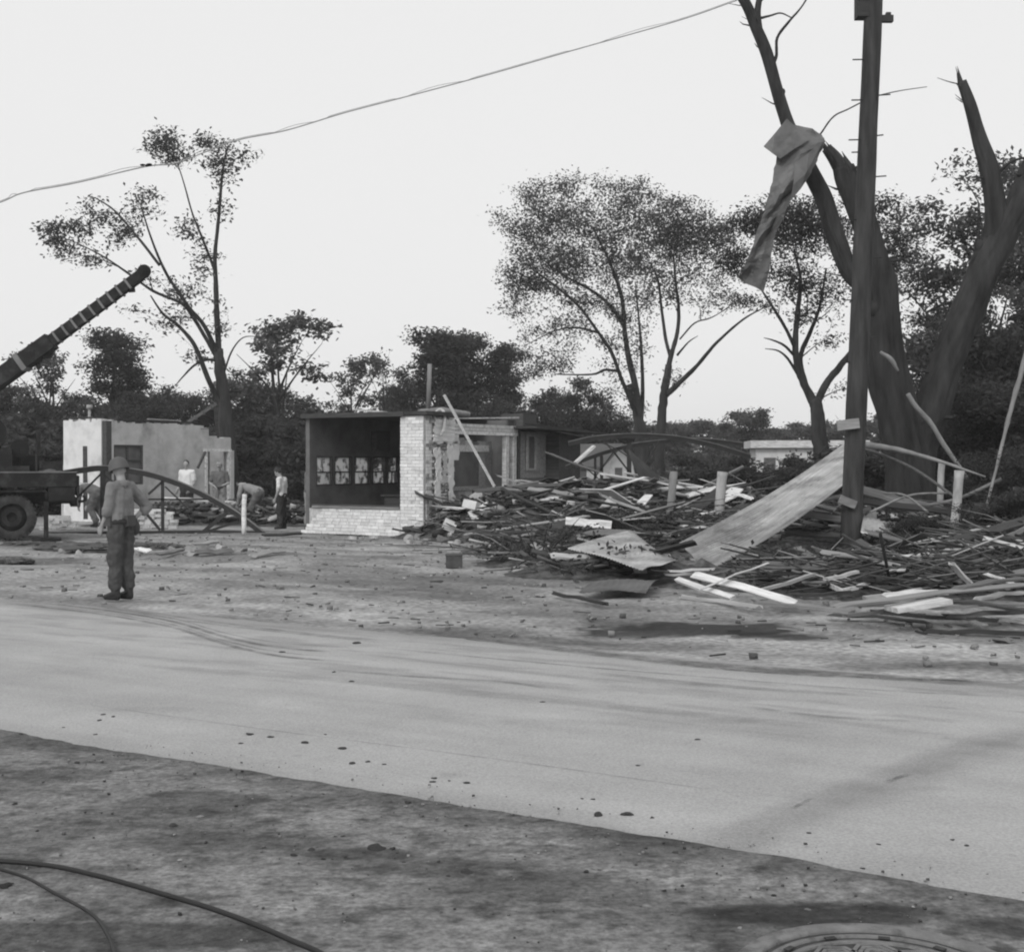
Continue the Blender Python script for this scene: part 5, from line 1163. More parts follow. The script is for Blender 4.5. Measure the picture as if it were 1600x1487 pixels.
pk((865, 926), (945, 943), .05, .05, 'dark_wood', 3, .8, 'dark stick lying on the dirt left of the flat metal sheet')
pk((1487, 880), (1519, 914), .62, .28, 'white_wood', 1, .7, 'short white board leaning at the foot of the tall white post')
pk((1541, 896), (1590, 914), .45, .35, 'white_wood', 0, .6, 'white board lying right of the short leaning one')
pk((1290, 905), (1340, 893), .35, .42, 'pale_wood', 1, .8, 'pale plank in front of the pole base')
pk((888, 814), (953, 820), .62, .55, 'white_wood', 2, .9, 'bright white board lying left of the leaning wooden post', .9)
plank(at(812, 771, 29.5), at(886, 756, 30.5), 'white_wood', 0, .5, .9, 'bright white board sticking up at the top of the heap beside the brick ruin')
plank(at(812, 772, 28.8), at(860, 805, 28), 'pale_wood', 2, .8, .9, 'wide pale board sliding down the heap beside the brick ruin')
plank(at(827, 817, 27.5), at(890, 790, 28.5), 'pale_wood', 1, 0, .9, 'pale lath slanting up in the heap beside the brick ruin')
plank(at(850, 822, 27), at(885, 797, 27.6), 'grey_wood', 0, .3, .8, 'grey lath lying beside the pale slanting one')
plank(at(890, 796, 29), at(990, 768, 30.5), 'pale_wood', 1, .2, .9, 'long pale plank across the top of the heap under the trusses')
plank(at(935, 772, 31), at(1000, 764, 31.5), 'pale_wood', 0, .3, .8, 'pale board behind the cone topped drum')
plank(at(1075, 774, 28.5), at(1122, 762, 29), 'white_wood', 0, .7, .9, 'white board lying against the wide white stump')
plank(at(1145, 771, 27.5), at(1175, 779, 27), 'white_wood', 0, .4, .8, 'short white board right of the wide white stump')
plank(at(1010, 818, 26.5), at(1080, 815, 26.5), 'white_wood', 1, .3, .8, 'white lath lying before the leaning wooden post')
plank(at(1090, 804, 26.5), at(1118, 799, 26.5), 'white_wood', 1, .3, .9, 'small white board before the wide white stump')
plank(at(1080, 800, 27.5), at(1122, 768, 28.5), 'dark_wood', 2, .8, 1, 'dark board leaning on the wide white stump')
for i, (px, py, qx, qy, d_, mt) in enumerate(((1215, 800, 1320, 812, 23.3, 'grey_wood'), (1230, 832, 1325, 838, 22.8, 'dark_wood'), (1345, 765, 1480, 800, 23.5, 'grey_wood'), (1345, 782, 1560, 812, 23.2, 'dark_wood'), (1260, 785, 1320, 775, 24.5, 'pale_wood'))):
    plank(at(px, py, d_), at(qx, qy, d_-.5), mt, i % 3, .6, 1.2, ['grey board level between the corrugated sheet and the pole', 'dark board level below the grey one left of the pole', 'grey board slanting down right of the pole', 'long dark board slanting down right of the pole', 'pale board tucked behind the corrugated sheet'][i])
# broken pieces of wall and roof panel
def scrap_mesh(seed, mat):
    r = random.Random(seed); n = r.randint(5, 7); b = MB(); P = []
    for i in range(n):
        a = 2*math.pi*(i+r.uniform(-.25, .25))/n; q = r.uniform(.32, .62); P.append((math.cos(a)*q*1.3, math.sin(a)*q))
    z = lambda x, y: .05*math.sin(x*3+seed)*math.cos(y*2)
    k = 3; V_ = [(x*s_/k, y*s_/k) for s_ in range(1, k+1) for x, y in P]; b.v = [(x, y, z(x, y)) for x, y in V_]+[(x, y, z(x, y)-.025) for x, y in V_]+[(0, 0, z(0, 0)), (0, 0, z(0, 0)-.025)]; o = n*k
    for i in range(n):
        j = (i+1) % n; b.f += [(2*o, i, j), (2*o+1, o+j, o+i)]
        for s_ in range(k-1): b.f += [(s_*n+i, (s_+1)*n+i, (s_+1)*n+j, s_*n+j), (o+s_*n+j, o+(s_+1)*n+j, o+(s_+1)*n+i, o+s_*n+i)]
        b.f.append(((k-1)*n+i, o+(k-1)*n+i, o+(k-1)*n+j, (k-1)*n+j))
    return b.mesh('panel_scrap', MT[mat])
SCR = {m: [scrap_mesh(200+i, m) for i in range(4)] for m in ('plaster', 'shingle', 'roof_felt', 'grey_plaster', 'tin')}
SL = dict(plaster='pale wallboard scrap lying ', shingle='grey shingled roof scrap lying ', roof_felt='black tar roofing scrap lying ', grey_plaster='stained plaster scrap lying ', tin='dull sheet metal scrap lying ')
g_ = np.random.default_rng(77)
for x, y, h in list(heap_pts(75, .25, (-1.6, 8), (22, 33), g_))+list(heap_pts(22, .16, (4, 11), (17, 24), g_)):
    m = g_.choice(list(SCR), p=[.2, .22, .26, .17, .15]); o = link('panel_scrap', SCR[m][g_.integers(4)]); s_ = g_.uniform(.4, 1.3); o.location = (x, y, h+.06+.12*g_.random()); o.scale = (s_, s_*g_.uniform(.5, 1), 1)
    o.rotation_euler = (g_.normal(.25, .45), g_.normal(0, .35), g_.uniform(0, 6.3)); lb_ = SL[m]+next(a for a, f in ZN if f(x, y)); props(o, lb_, 'panel scrap', lb_)
# lumps of masonry and earth through the heap
c = heap_pts(1500, .10, (-3, 11), (17, 33), np.random.default_rng(78)); r_ = rng.uniform(.02, .09, len(c)); v, f = boxes_np(c+np.array([0, 0, .03]), np.repeat(np.eye(3)[None], len(c), 0), np.stack([r_*1.3, r_, r_*.7], 1)); v += rng.normal(size=v.shape)*.022
props(link('masonry_rubble', npmesh('masonry_rubble', v, f, MT['debris'], False, np.repeat(rng.choice([.3, .6, 1.0, 2.0, 3.5], len(c), p=[.3, .25, .2, .15, .1]), 8))), 'broken masonry crumbs through the wreckage', 'rubble', kind='stuff')
# more long boards along the front edge on the right
for k, (a, b_, za, zb, mt, i, lb_) in enumerate((((1338, 946), (1500, 938), .18, .22, 'grey_wood', 1, 'grey lath behind the white beam end, left part of the front boards'), ((1480, 962), (1600, 956), .10, .14, 'grey_wood', 3, 'thin grey lath just above the thin bright one at the right edge'), ((1300, 960), (1450, 972), .06, .05, 'dark_wood', 0, 'dark plank lying lowest on the dirt at the front right'),
        ((1530, 935), (1604, 925), .35, .4, 'pale_wood', 0, 'pale plank under the very long grey plank at the right edge'), ((1240, 930), (1330, 925), .12, .16, 'dark_wood', 1, 'dark lath right of the crossed white planks'), ((1445, 985), (1602, 990), .03, .03, 'dark_wood', 3, 'dark lath lying flat on the dirt below all the boards at the right edge'),
        ((1350, 934), (1440, 921), .25, .34, 'pale_wood', 1, 'pale lath slanting behind the white beam end'), ((1500, 918), (1600, 903), .5, .55, 'grey_wood', 0, 'grey plank above the very long one at the right edge'))):
    pk(a, b_, za, zb, mt, i, .9, lb_)
# white box-like beam end
b = MB(); p, q2 = gz(1393, 952, .22), gz(1478, 938, .30); b.bar(p, q2, .30, .05); props(b.build('beam', MT['white_wood']), 'thick white beam end lying across the boards at the front right', 'beam')
b = MB(); P = [gz(1294, 913, .14), gz(1316, 923, .12), gz(1338, 918, .14), gz(1359, 909, .2)]
for i in range(3): b.bar(P[i], P[i+1], .03, .05)
props(b.build('bent_trim', MT['white_wood']), 'bent white trim strip in a V before the pole', 'trim strip')
P = [at(1000, 776, 27), at(1012, 771, 27)]; b = MB(); b.hexa([at(995, 786, 27), at(1008, 790, 26.9), at(1020, 775, 27.3), at(1008, 774, 27.4)]+[p+Vector((0, -.02, .03)) for p in (at(995, 786, 27), at(1008, 790, 26.9), at(1020, 775, 27.3), at(1008, 774, 27.4))])
props(b.build('panel_scrap', MT['white_wood']), 'small bright white panel scrap on the heap left of the leaning wooden post', 'panel')
# long pale fallen limb and poles right of the pole
props(MB().tube(smooth_path([at(1348, 694, 23.5), at(1400, 702, 23.3), at(1460, 718, 23), at(1540, 745, 22.6)], 5), [.065, .065, .06, .06, .055, .05, .05, .045, .04, .04, .035, .03, .03, .025, .02, .02], 7, jit=.15).build('fallen_limb', MT['stripped'], None, True), 'pale barkless fallen limb reaching right from behind the pole', 'branch')
props(MB().tube(smooth_path([at(1448, 790, 22.6), at(1500, 778, 22.4), at(1565, 748, 22.2)], 5), .035, 6).build('fallen_limb', MT['grey_wood'], None, True), 'grey limb rising right past the tall white post', 'branch')
props(MB().tube(smooth_path([at(1612, 520, 22.5), at(1596, 580, 22.4), at(1583, 625, 22.3), at(1571, 672, 22.2), at(1556, 735, 22.0), at(1540, 800, 21.8), at(1532, 850, 21.7)], 5), [.05]*5+[.045]*5+[.04]*5+[.03]*5+[.025]*5+[.02]*5+[.012], 7, jit=.15).build('fallen_limb', MT['stripped'], None, True), 'pale slanting bare limb at the right edge', 'branch')
for k, (p, q2, r_) in enumerate((((1350, 700, 23.8), (1500, 782, 23), .03), ((1360, 800, 22), (1480, 770, 22.6), .02), ((1380, 770, 22.4), (1450, 800, 21.8), .02), ((1200, 790, 23.6), (1330, 810, 22.9), .02), ((1530, 807, 22), (1640, 812, 21.6), .025))):
    props(MB().tube(smooth_path([at(*p), (at(*p)+at(*q2))/2+Vector((0, 0, .12)), at(*q2)], 6), r_, 6).build('broken_branch', MT['grey_wood'], None, True), 'thin grey broken branch in the tangle beside the pole', 'branch', 'thin broken branches beside the pole')
# posts
def post(pts, rr, mt, label, n=12):
    t = MB(); P = [at(*p) for p in pts]; t.tube(smooth_path(P, 4), [rr[0]+(rr[1]-rr[0])*i/(4*(len(P)-1)) for i in range(4*(len(P)-1)+1)], n, jit=.06); return props(t.build('post', MT[mt], None, True), label, 'post')
MT['white_post'] = M('whitewashed post', .42, .25, 5, .9, .3, 20, stretch=(1, 1, .4), stain=(3, .45, .65, .5))
post([(1053, 737, 26.6), (1048, 790, 26.5), (1041, 845, 26.4)], (.085, .075), 'stripped', 'pale wooden post leaning in the middle of the wreckage')
post([(1129, 737, 27), (1126, 770, 27), (1121, 845, 27)], (.11, .10), 'white_post', 'wide white stump standing in the wreckage left of the corrugated sheet')
post([(1499, 735, 21.8), (1495, 790, 21.8), (1488, 850, 21.8), (1488, 905, 21.8)], (.085, .06), 'white_post', 'tall whitish peeling post standing right of the broken tree')
post([(1472, 720, 24), (1470, 750, 24), (1468, 850, 24)], (.065, .06), 'white_post', 'shorter white post behind the tall whitish one')
post([(382, 772, 29.6), (381, 800, 29.6), (381, 834, 29.6)], (.055, .055), 'white_wood', 'short white post standing at the end of the broken roof truss')
post([(690, 690, 0.1+29.0), (690, 691, 29.1)], (.01, .01), 'grey_wood', 'x') if False else None
# drum with a cone
c = at(953, 812, 27); dr = thing('drum', 'dark round drum with a pale conical lid on the heap', 'drum', c)
b = MB(); b.lathe((0, 0, 0), [(.0005, 0), (.20, 0), (.215, .10), (.205, .11), (.215, .12), (.215, .23), (.0005, .23)], 24); b.build('body', MT['rust'], dr, False, False)
b = MB(); b.lathe((0, 0, .23), [(.225, 0), (.235, .02), (.03, .25), (.0005, .26)], 24); b.build('lid', MT['galv'], dr, False, False)
# sheets
MT['galv_streak_sheen'] = M('streaked galvanised sheet with painted sheen', .46, .2, 2.2, .5, .04, 20, metal=.45, stain=(1.3, .45, .62, .5), spec=.5, tone=True)
PITCH = .095
def corr(A, B, C, D, nu, nv, amp, sag, thick, name, mat, label, cat, bend=None):
    """A,B = far ends of one edge; corrugations run from AB to DC"""
    A, B, C, D = map(Vector, (A, B, C, D)); P = []
    nn = (B-A).cross(D-A).normalized(); W_ = (B-A).length; m = int(W_/PITCH*8)
    for i in range(nv+1):
        v = i/nv; row = []
        for j in range(m+1):
            u = j/m; p = A.lerp(B, u).lerp(D.lerp(C, u), v); z = amp*math.cos(u*W_/PITCH*2*math.pi) + sag*math.sin(v*math.pi)
            z += .035*math.sin(v*9+u*3)*math.sin(u*math.pi) + (bend(u, v) if bend else 0); row.append(p+nn*z)
        P.append(row)
    o = props(shell(P, thick).build(name, mat, None, True), label, cat)
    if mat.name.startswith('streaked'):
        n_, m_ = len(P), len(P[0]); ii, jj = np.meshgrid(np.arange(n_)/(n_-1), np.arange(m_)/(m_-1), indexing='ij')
        tn = (.42+.5*fbm(jj*14, ii*.7, 3, 88)+.5*(fbm(jj*2.5, ii*2.5, 3, 89)-.5)+.42*np.clip((ii-.25)/.35, 0, 1)*np.clip((.95-jj)/.3, 0, 1))*(1+.16*np.cos(jj*(m_-1)/8*2*math.pi)); a_ = o.data.attributes.new('tone', 'FLOAT', 'POINT'); a_.data.foreach_set('value', np.concatenate([tn.ravel()]*2).astype(np.float32))  # streaks, darker grooves, and the bright upper sheen painted into the tone
    return o
corr(at(1062, 849, 21.4), at(1106, 897, 19.6), at(1328, 752, 22.6), at(1326, 689, 25.4), 60, 40, .016, -.10, .004, 'corrugated_sheet', MT['galv_streak_sheen'], 'large corrugated metal sheet leaning up to the foot of the pole', 'metal sheet',
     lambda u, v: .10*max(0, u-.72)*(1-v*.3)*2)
corr(gz(887, 857, .40), gz(1003, 891, .26), gz(1060, 877, .33), at(985, 829, 21.8), 30, 14, .008, .02, .003, 'flat_sheet', MT['galv'], 'flat pale corrugated sheet lying at the toe of the wreckage', 'metal sheet', lambda u, v: .07*max(0, u-.8)*math.sin(v*9))
sm = M('wet dark sheet', .10, .3, 3, .6, .1, metal=.2)
corr(gz(905, 926, .08), gz(1010, 926, .08), gz(1030, 905, .12), gz(935, 908, .12), 10, 6, .003, .04, .006, 'tar_paper', sm, 'dark curled tar paper lying on the dirt below the flat sheet', 'tar paper')
corr(at(895, 838, 22.8), at(975, 838, 22.6), at(1030, 838, 22.8), at(960, 828, 23.4), 10, 6, .004, .06, .004, 'sheet_scrap', MT['tin'], 'grey metal scrap behind the flat pale sheet', 'metal sheet')
corr(at(1345, 832, 21.4), at(1395, 845, 21), at(1400, 815, 22), at(1350, 805, 22.2), 10, 6, .006, .03, .004, 'sheet_scrap', MT['galv'], 'pale metal scrap right of the pole base', 'metal sheet')
# sheet caught in the tree
rows = [((1226, 190, 25.2), (1284, 212, 25.1)), ((1216, 222, 25.0), (1286, 228, 24.9)), ((1212, 255, 24.8), (1276, 252, 24.75)), ((1206, 285, 24.75), (1262, 276, 24.6)), ((1198, 318, 24.75), (1238, 305, 24.6)), ((1188, 345, 24.8), (1226, 335, 24.65)),
        ((1178, 375, 24.8), (1211, 365, 24.7)), ((1168, 402, 24.85), (1204, 396, 24.7)), ((1160, 420, 24.9), (1200, 422, 24.7)), ((1152, 434, 24.95), (1193, 458, 24.7))]
A_ = smooth_path([at(*r[0]) for r in rows], 4); B_ = smooth_path([at(*r[1]) for r in rows], 4); P = []
for i, (p, q2) in enumerate(zip(A_, B_)):
    P.append([p.lerp(q2, j/6)+Vector((rnd.uniform(-.015, .015), .08*math.sin(j/6*math.pi*2+i*.16)+.09*math.sin(i*.9+j*1.4)*(1-.6*i/len(A_))*.6+rnd.uniform(-.02, .02), rnd.uniform(-.01, .01))) for j in range(7)])
ts = thing('caught_sheet', 'twisted strip of sheet metal hanging from the broken tree limb', 'metal sheet', at(1180, 450, 24.8))
MT['zinc'] = M('weathered zinc', .13, .2, 3, .55, .05, 12, metal=.3, stain=(2, .45, .65, .6))
shell(P, .004).build('strip', MT['zinc'], ts)
F1 = [[at(1190, 233, 25.0), at(1208, 212, 25.05), at(1226, 190, 25.1)], [at(1203, 243, 24.9), at(1222, 225, 25.0), at(1242, 205, 25.05)], [at(1216, 252, 24.8), at(1236, 238, 24.85), at(1262, 222, 24.95)]]
shell([[Vector(p)+Vector((0, -.12, 0)) for p in r] for r in F1], .004).build('flap', MT['zinc'], ts)
F2 = [[at(1240, 255, 24.5), at(1262, 240, 24.55), at(1284, 222, 24.7)], [at(1238, 290, 24.5), at(1258, 272, 24.45), at(1272, 250, 24.6)], [at(1234, 315, 24.55), at(1250, 296, 24.5), at(1266, 272, 24.6)]]
shell(F2, .004).build('flap', MT['zinc'], ts)
# piles of painted bricks on the left
def pile(px, d_, nx, nz, label):
    c = at(px, 720, d_); c.z = 0; t = thing('brick_pile', label, 'brick pile', c, ROT+.3)
    for z in range(nz):
        m = nx-int(z*nx/nz*.45)
        for i in range(m):
            o = brick(t, -nx*.11+i*.225+rnd.uniform(-.03, .03)+z*.03, rnd.uniform(-.06, .06), z*.07, rnd.uniform(-.15, .15))
    for k in range(8): o = brick(t, rnd.uniform(-nx*.14, nx*.14), rnd.uniform(-.6, -.2), 0, rnd.uniform(0, 3))
pile(236, 33.2, 6, 7, 'low remains of a white brick wall behind the soldier'); pile(92, 32.5, 4, 5, 'small stack of white bricks behind the truck wheel')
for k, (px, py, qx, qy, mt) in enumerate(((200, 858, 232, 860, 'white_wood'), (245, 866, 285, 858, 'grey_wood'), (310, 862, 362, 860, 'grey_wood'), (395, 868, 440, 860, 'pale_wood'), (300, 850, 340, 846, 'pale_wood'), (100, 857, 170, 852, 'dark_wood'), (255, 778, 335, 783, 'white_wood'), (410, 836, 470, 833, 'dark_wood'))):
    plank(gz(px, py, .08) if py > 800 else at(px, py, 34), gz(qx, qy, .08) if py > 800 else at(qx, qy, 34.2), mt, k % 3, .3, 1, ['white scrap board on the dirt right of the soldier', 'grey board on the dirt right of the soldier, next to the white scrap', 'grey plank on the dirt under the broken truss', 'pale plank on the dirt below the short white post', 'pale lath lying under the broken truss', 'dark plank behind the soldier on the dirt', 'white board lying level behind the broken truss', 'dark timber lying before the raked end of the white brick wall'][k])
MT['heap'] = M('dirt heap', .085, .7, 5, .95, 1, 9, rand=.3)
MUD = [lump_mesh(60+i, MT['heap'], 'dirt_heap', 4, .16) for i in range(4)]
def heap(px, py, w, h, label, group=None, mesh=None, nm='dirt_heap', cat='dirt heap'):
    p = gz(px, py); o = link(nm, rnd.choice(mesh or MUD)); o.location = (p.x, p.y, .0); o.scale = (w/2/K*p.y, w/3/K*p.y, h/K*p.y*1.5); o.rotation_euler = (0, 0, rnd.uniform(-.3, .3)); props(o, label, cat, group)
heap(150, 858, 150, 14, 'long dark heap of dirt between the truck wheel and the soldier'); heap(250, 856, 70, 12, 'dark heap of dirt right of the soldier'); heap(20, 880, 60, 8, 'dark heap of dirt at the left edge in front of the truck'); heap(60, 852, 90, 8, 'flat dark heap under the truck wheel')
for px, py, w, h in ((190, 862, 22, 8), (215, 866, 18, 7), (270, 862, 20, 8), (330, 866, 24, 9), (375, 862, 20, 8), (420, 866, 24, 7), (345, 858, 18, 8), (455, 860, 18, 5), (300, 868, 18, 6), (105, 862, 22, 7), (122, 866, 16, 6)):
    heap(px, py, w, h, 'grey rubble stone on the dirt in front of the broken truss', 'rubble stones before the broken truss', ST, 'rubble_stone', 'stone')
for px, py, w, h in ((640, 846, 16, 9), (660, 850, 22, 6), (690, 845, 20, 9), (700, 838, 22, 14), (720, 836, 18, 14), (740, 848, 26, 10), (765, 842, 24, 18), (790, 850, 22, 12), (655, 842, 14, 8), (715, 850, 12, 6), (780, 866, 22, 10), (820, 870, 26, 14)):
    heap(px, py, w, h, 'broken lump of masonry at the foot of the white brick pillar', 'masonry lumps at the pillar foot', ST, 'masonry_lump', 'masonry')
for px, py, w in ((756, 812, 34), (735, 795, 22), (775, 806, 26), (700, 826, 20)):
    d_ = 28.3; p = at(px, py, d_); b = MB(); b.box((0, 0, 0), (w/K*d_, .3, w*.6/K*d_)); o = b.build('wall_chunk', MT['plaster']); o.location = p; o.rotation_euler = (rnd.uniform(-.5, .5), rnd.uniform(-.5, .5), rnd.uniform(-.5, .5))
    props(o, 'tilted pale chunk of plastered wall beside the brick pillar', 'wall chunk', 'wall chunks beside the pillar')
for px, py in ((590, 842), (655, 846), (640, 850), (668, 848), (700, 852), (560, 843), (735, 858)):
    p = gz(px, py); o = link('brick', rnd.choice(BRD)); o.location = (p.x, p.y, .01); o.rotation_euler = (0, 0, rnd.uniform(0, 3)); props(o, 'loose painted brick on the dirt before the brick ruin', 'brick', 'loose bricks before the brick ruin')
# small dead shrub in front of the heap
t = Tree(15); p = gz(845, 885)
for k in range(10):
    a = k*.7; L = rnd.uniform(.5, 1.1); dv = Vector((math.cos(a)*.6, math.sin(a)*.5, .75))*L; t.limb([p, p+dv*.5+Vector((0, 0, .05)), p+dv], [.016, .011, .004], 4)
props(t.br.build('dead_shrub', MT['bark']), 'dark uprooted shrub at the left toe of the wreckage', 'shrub')
# ------------------------------------------------------------------ people
def remesh(mb, vox, mat, smooth=3, disp=None):
    me = mb.mesh('tmp', None); o = bpy.data.objects.new('tmp', me); COL.objects.link(o)
    m = o.modifiers.new('r', 'REMESH'); m.mode = 'VOXEL'; m.voxel_size = vox; m.use_smooth_shade = True
    if disp:
        tx = bpy.data.textures.new('folds', 'CLOUDS'); tx.noise_scale = disp[1]; dm = o.modifiers.new('d', 'DISPLACE'); dm.texture = tx; dm.strength = disp[0]; dm.mid_level = .5
    s = o.modifiers.new('s', 'SMOOTH'); s.factor = .5; s.iterations = smooth
    dg = bpy.context.evaluated_depsgraph_get(); r = bpy.data.meshes.new_from_object(o.evaluated_get(dg))
    bpy.data.objects.remove(o); bpy.data.meshes.remove(me)
    r.materials.clear(); r.materials.append(mat); r.polygons.foreach_set('use_smooth', [True]*len(r.polygons)); r.update(); return r
BASE = dict(pel=(0, 0, .95), chest=(0, 0, 1.30), neck=(0, -.01, 1.47), head=(0, .025, 1.625),
            shl=(-.185, 0, 1.415), ell=(-.235, -.02, 1.13), wrl=(-.235, .07, .89), shr=(.185, 0, 1.415), elr=(.235, -.02, 1.13), wrr=(.235, .07, .89),
            hpl=(-.095, 0, .93), knl=(-.105, .02, .50), anl=(-.11, -.02, .085), hpr=(.095, 0, .93), knr=(.105, .02, .50), anr=(.11, -.02, .085))
def figure(px, d, facing, height, label, pose=None, shirt='tee', legs='navy', hat=None, bare=False, sleeves='short', vox=.012, ground=0.0, cat='person', look=0.0, extra=None):
    """facing: heading in degrees, 0 = towards +Y (away from the camera), 90 = towards -X (left)"""
    J = {k: Vector(v) for k, v in BASE.items()}
    for k, v in (pose or {}).items(): J[k] = Vector(v)
    x = (px-800)/K*d; rz = R(facing); sc = height/1.75
    root = thing('person', label, cat, (x, d, ground), rz); root.scale = (sc, sc, sc)
    up = (J['head']-J['neck']).normalized(); fwd = Vector((math.sin(-look), math.cos(-look), 0)); fwd = (fwd-up*fwd.dot(up)).normalized(); side = fwd.cross(up)
    h = J['head']
    b = MB()                                                  # the body, one surface
    b.cap(J['neck']-up*.05, .062, h-up*.06, .055)
    rot = Matrix((side, fwd, up)).transposed()
    b.ball(h+up*.02, (.078, .098, .105), 14, 10, rot); b.cap(h+fwd*.035-up*.05, .055, h+fwd*.06-up*.085, .032)
    b.cap(h+fwd*.088+up*.012, .012, h+fwd*.108-up*.018, .016)                   # nose
    for s_ in (-1, 1):
        b.ball(h+side*.078*s_-up*.005-fwd*.005, (.014, .022, .032), 8, 6, rot); b.cap(h+fwd*.08+side*.028*s_+up*.03, .014, h+fwd*.078+side*.05*s_+up*.026, .012)
    b.cap(h+fwd*.083+side*-.02-up*.055, .011, h+fwd*.083+side*.02-up*.055, .011)  # lips
    mid = J['chest'].lerp(J['pel'], .5)
    for s_, n_ in ((-1, 'l'), (1, 'r')):
        o = (J['sh'+n_]-J['chest']); o = Vector((o.x, o.y, o.z))*.42
        b.cap(J['chest']+o*.9, .098, J['hp'+n_], .098)
        b.cap(J['sh'+n_], .058, J['neck'].lerp(J['chest'], .15), .058)
        b.cap(J['sh'+n_], .056, J['el'+n_], .042); b.cap(J['el'+n_], .042, J['wr'+n_], .028)
        b.cap(J['hp'+n_], .092, J['kn'+n_], .058); b.cap(J['kn'+n_], .058, J['an'+n_], .038); b.cap(J['an'+n_], .042, J['an'+n_]+Vector((0, .13, -.045)), .034)
        dv = (J['wr'+n_]-J['el'+n_]).normalized(); w = J['wr'+n_]; pn = dv.cross(Vector((0, 1, 0)) if abs(dv.y) < .9 else Vector((1, 0, 0))).normalized(); pw = dv.cross(pn)
        for q in (-.022, 0, .022): b.cap(w+dv*.01+pw*q*.7, .018, w+dv*.085+pw*q, .014)
        for q, L in ((-.031, .062), (-.011, .080), (.010, .076), (.029, .056)):
            k0 = w+dv*.085+pw*q; k1 = k0+dv*L*.55+pn*.012; b.cap(k0, .011, k1, .010, 8); b.cap(k1, .010, k1+dv*L*.42+pn*.028, .008, 8)
        t0 = w+dv*.03-pw*.026; t1 = t0+dv*.035-pw*.024+pn*.01; b.cap(t0, .014, t1, .011, 8); b.cap(t1, .011, t1+dv*.032+pn*.008, .009, 8)
    link('body', remesh(b, min(vox, .0085), MT['skin'], 2), root)
    if not bare:
        b = MB()
        for s_, n_ in ((-1, 'l'), (1, 'r')):
            o = (J['sh'+n_]-J['chest'])*.42
            b.cap(J['chest']+o*.9, .116, J['hp'+n_]+Vector((0, 0, .06)), .112); b.cap(J['chest']+o*.35, .120, J['pel']+Vector((o.x*.2, 0, .06)), .120); b.cap(J['sh'+n_]*.92+J['chest']*.08, .078, J['chest'].lerp(J['neck'], .35), .095); b.cap(J['sh'+n_], .076, J['neck'].lerp(J['chest'], .25), .072)
            e = J['sh'+n_].lerp(J['el'+n_], .72 if sleeves == 'short' else 1.0); b.cap(J['sh'+n_], .076, e, .066)
            if sleeves == 'long': b.cap(J['el'+n_], .064, J['el'+n_].lerp(J['wr'+n_], .93), .048)
            if sleeves == 'rolled': b.cap(J['el'+n_], .064, J['el'+n_].lerp(J['wr'+n_], .25), .056)
        link('shirt', remesh(b, vox, MT[shirt], 4, (.032, .10)), root)
    b = MB()
    for s_, n_ in ((-1, 'l'), (1, 'r')):
        b.cap(J['hp'+n_]+Vector((0, 0, .07)), .112, J['hp'+n_], .118); b.cap(J['hp'+n_], .118, J['kn'+n_], .098); b.cap(J['kn'+n_], .098, J['an'+n_]+Vector((0, 0, .11)), .088); b.cap(J['an'+n_]+Vector((0, 0, .11)), .088, J['an'+n_]+Vector((0, 0, .05)), .062)
    link('trousers', remesh(b, vox, MT[legs], 2, (.055, .09)), root)
    for n_ in 'lr':
        b = MB(); a_ = J['an'+n_]; t_ = a_+Vector((0, .165, -.045)); b.cap(a_+Vector((0, -.035, -.03)), .045, a_+Vector((0, -.01, .07)), .05); b.cap(a_+Vector((0, -.04, -.045)), .038, t_, .036); b.cap(a_+Vector((0, 0, .0)), .045, t_+Vector((0, -.04, .01)), .038)
        link('boot', remesh(b, vox*.8, MT['boot'], 2), root)
    w = J['pel'].lerp(J['chest'], .16); b = MB(); b.lathe(w, [(.128, -.02), (.134, 0), (.128, .02), (.12, .0), (.128, -.02)], 24); b.v = [(x*1.42, y, z) for x, y, z in b.v] if abs(w.y) < .05 else b.v
    if abs(w.y) < .05: b.build('belt', MT['boot'], root, True, False)
    if hat == 'helmet':
        b = MB(); c = h+up*.045
        prof = [(.0005, .135), (.05, .129), (.095, .108), (.125, .072), (.140, .03), (.147, -.02), (.158, -.045), (.154, -.048), (.140, -.02), (.120, .05), (.0005, .11)]
        b.lathe((0, 0, 0), prof, 28); b.v = [tuple(c+rot @ Vector((v[0]*.88, v[1]*1.03+.005, v[2]*.95))) for v in b.v]; b.build('helmet', MT['helmet'], root, True, False)
    elif hat == 'cap':
        b = MB(); c = h+up*.045; b.lathe((0, 0, 0), [(.0005, .085), (.06, .08), (.092, .05), (.098, 0), (.09, -.005), (.0005, .06)], 20); b.v = [tuple(c+rot @ Vector((v[0]*.93, v[1]*1.08, v[2]))) for v in b.v]
        b.bar(c+fwd*.09, c+fwd*.17-up*.012, .13, .012, tuple(up)); b.build('cap', MT['tan'], root, True, False)
    if hat != 'helmet':
        b = MB(); b.ball(h+up*.035-fwd*.014, (.085, .098, .098), 14, 10, rot)
        cut = [(v, (Vector(v)-h).dot(fwd), (Vector(v)-h).dot(up)) for v in b.v]; b.v = [tuple(Vector(v)-fwd*max(0, f_-.045)*(1 if u_ < .085 else .3)) for v, f_, u_ in cut]
        b.v = [tuple(Vector(v)+up*max(0, -.045-(Vector(v)-h).dot(up))*.9) for v in b.v]; b.build('hair', MT['hair'], root, True, False)
    return root
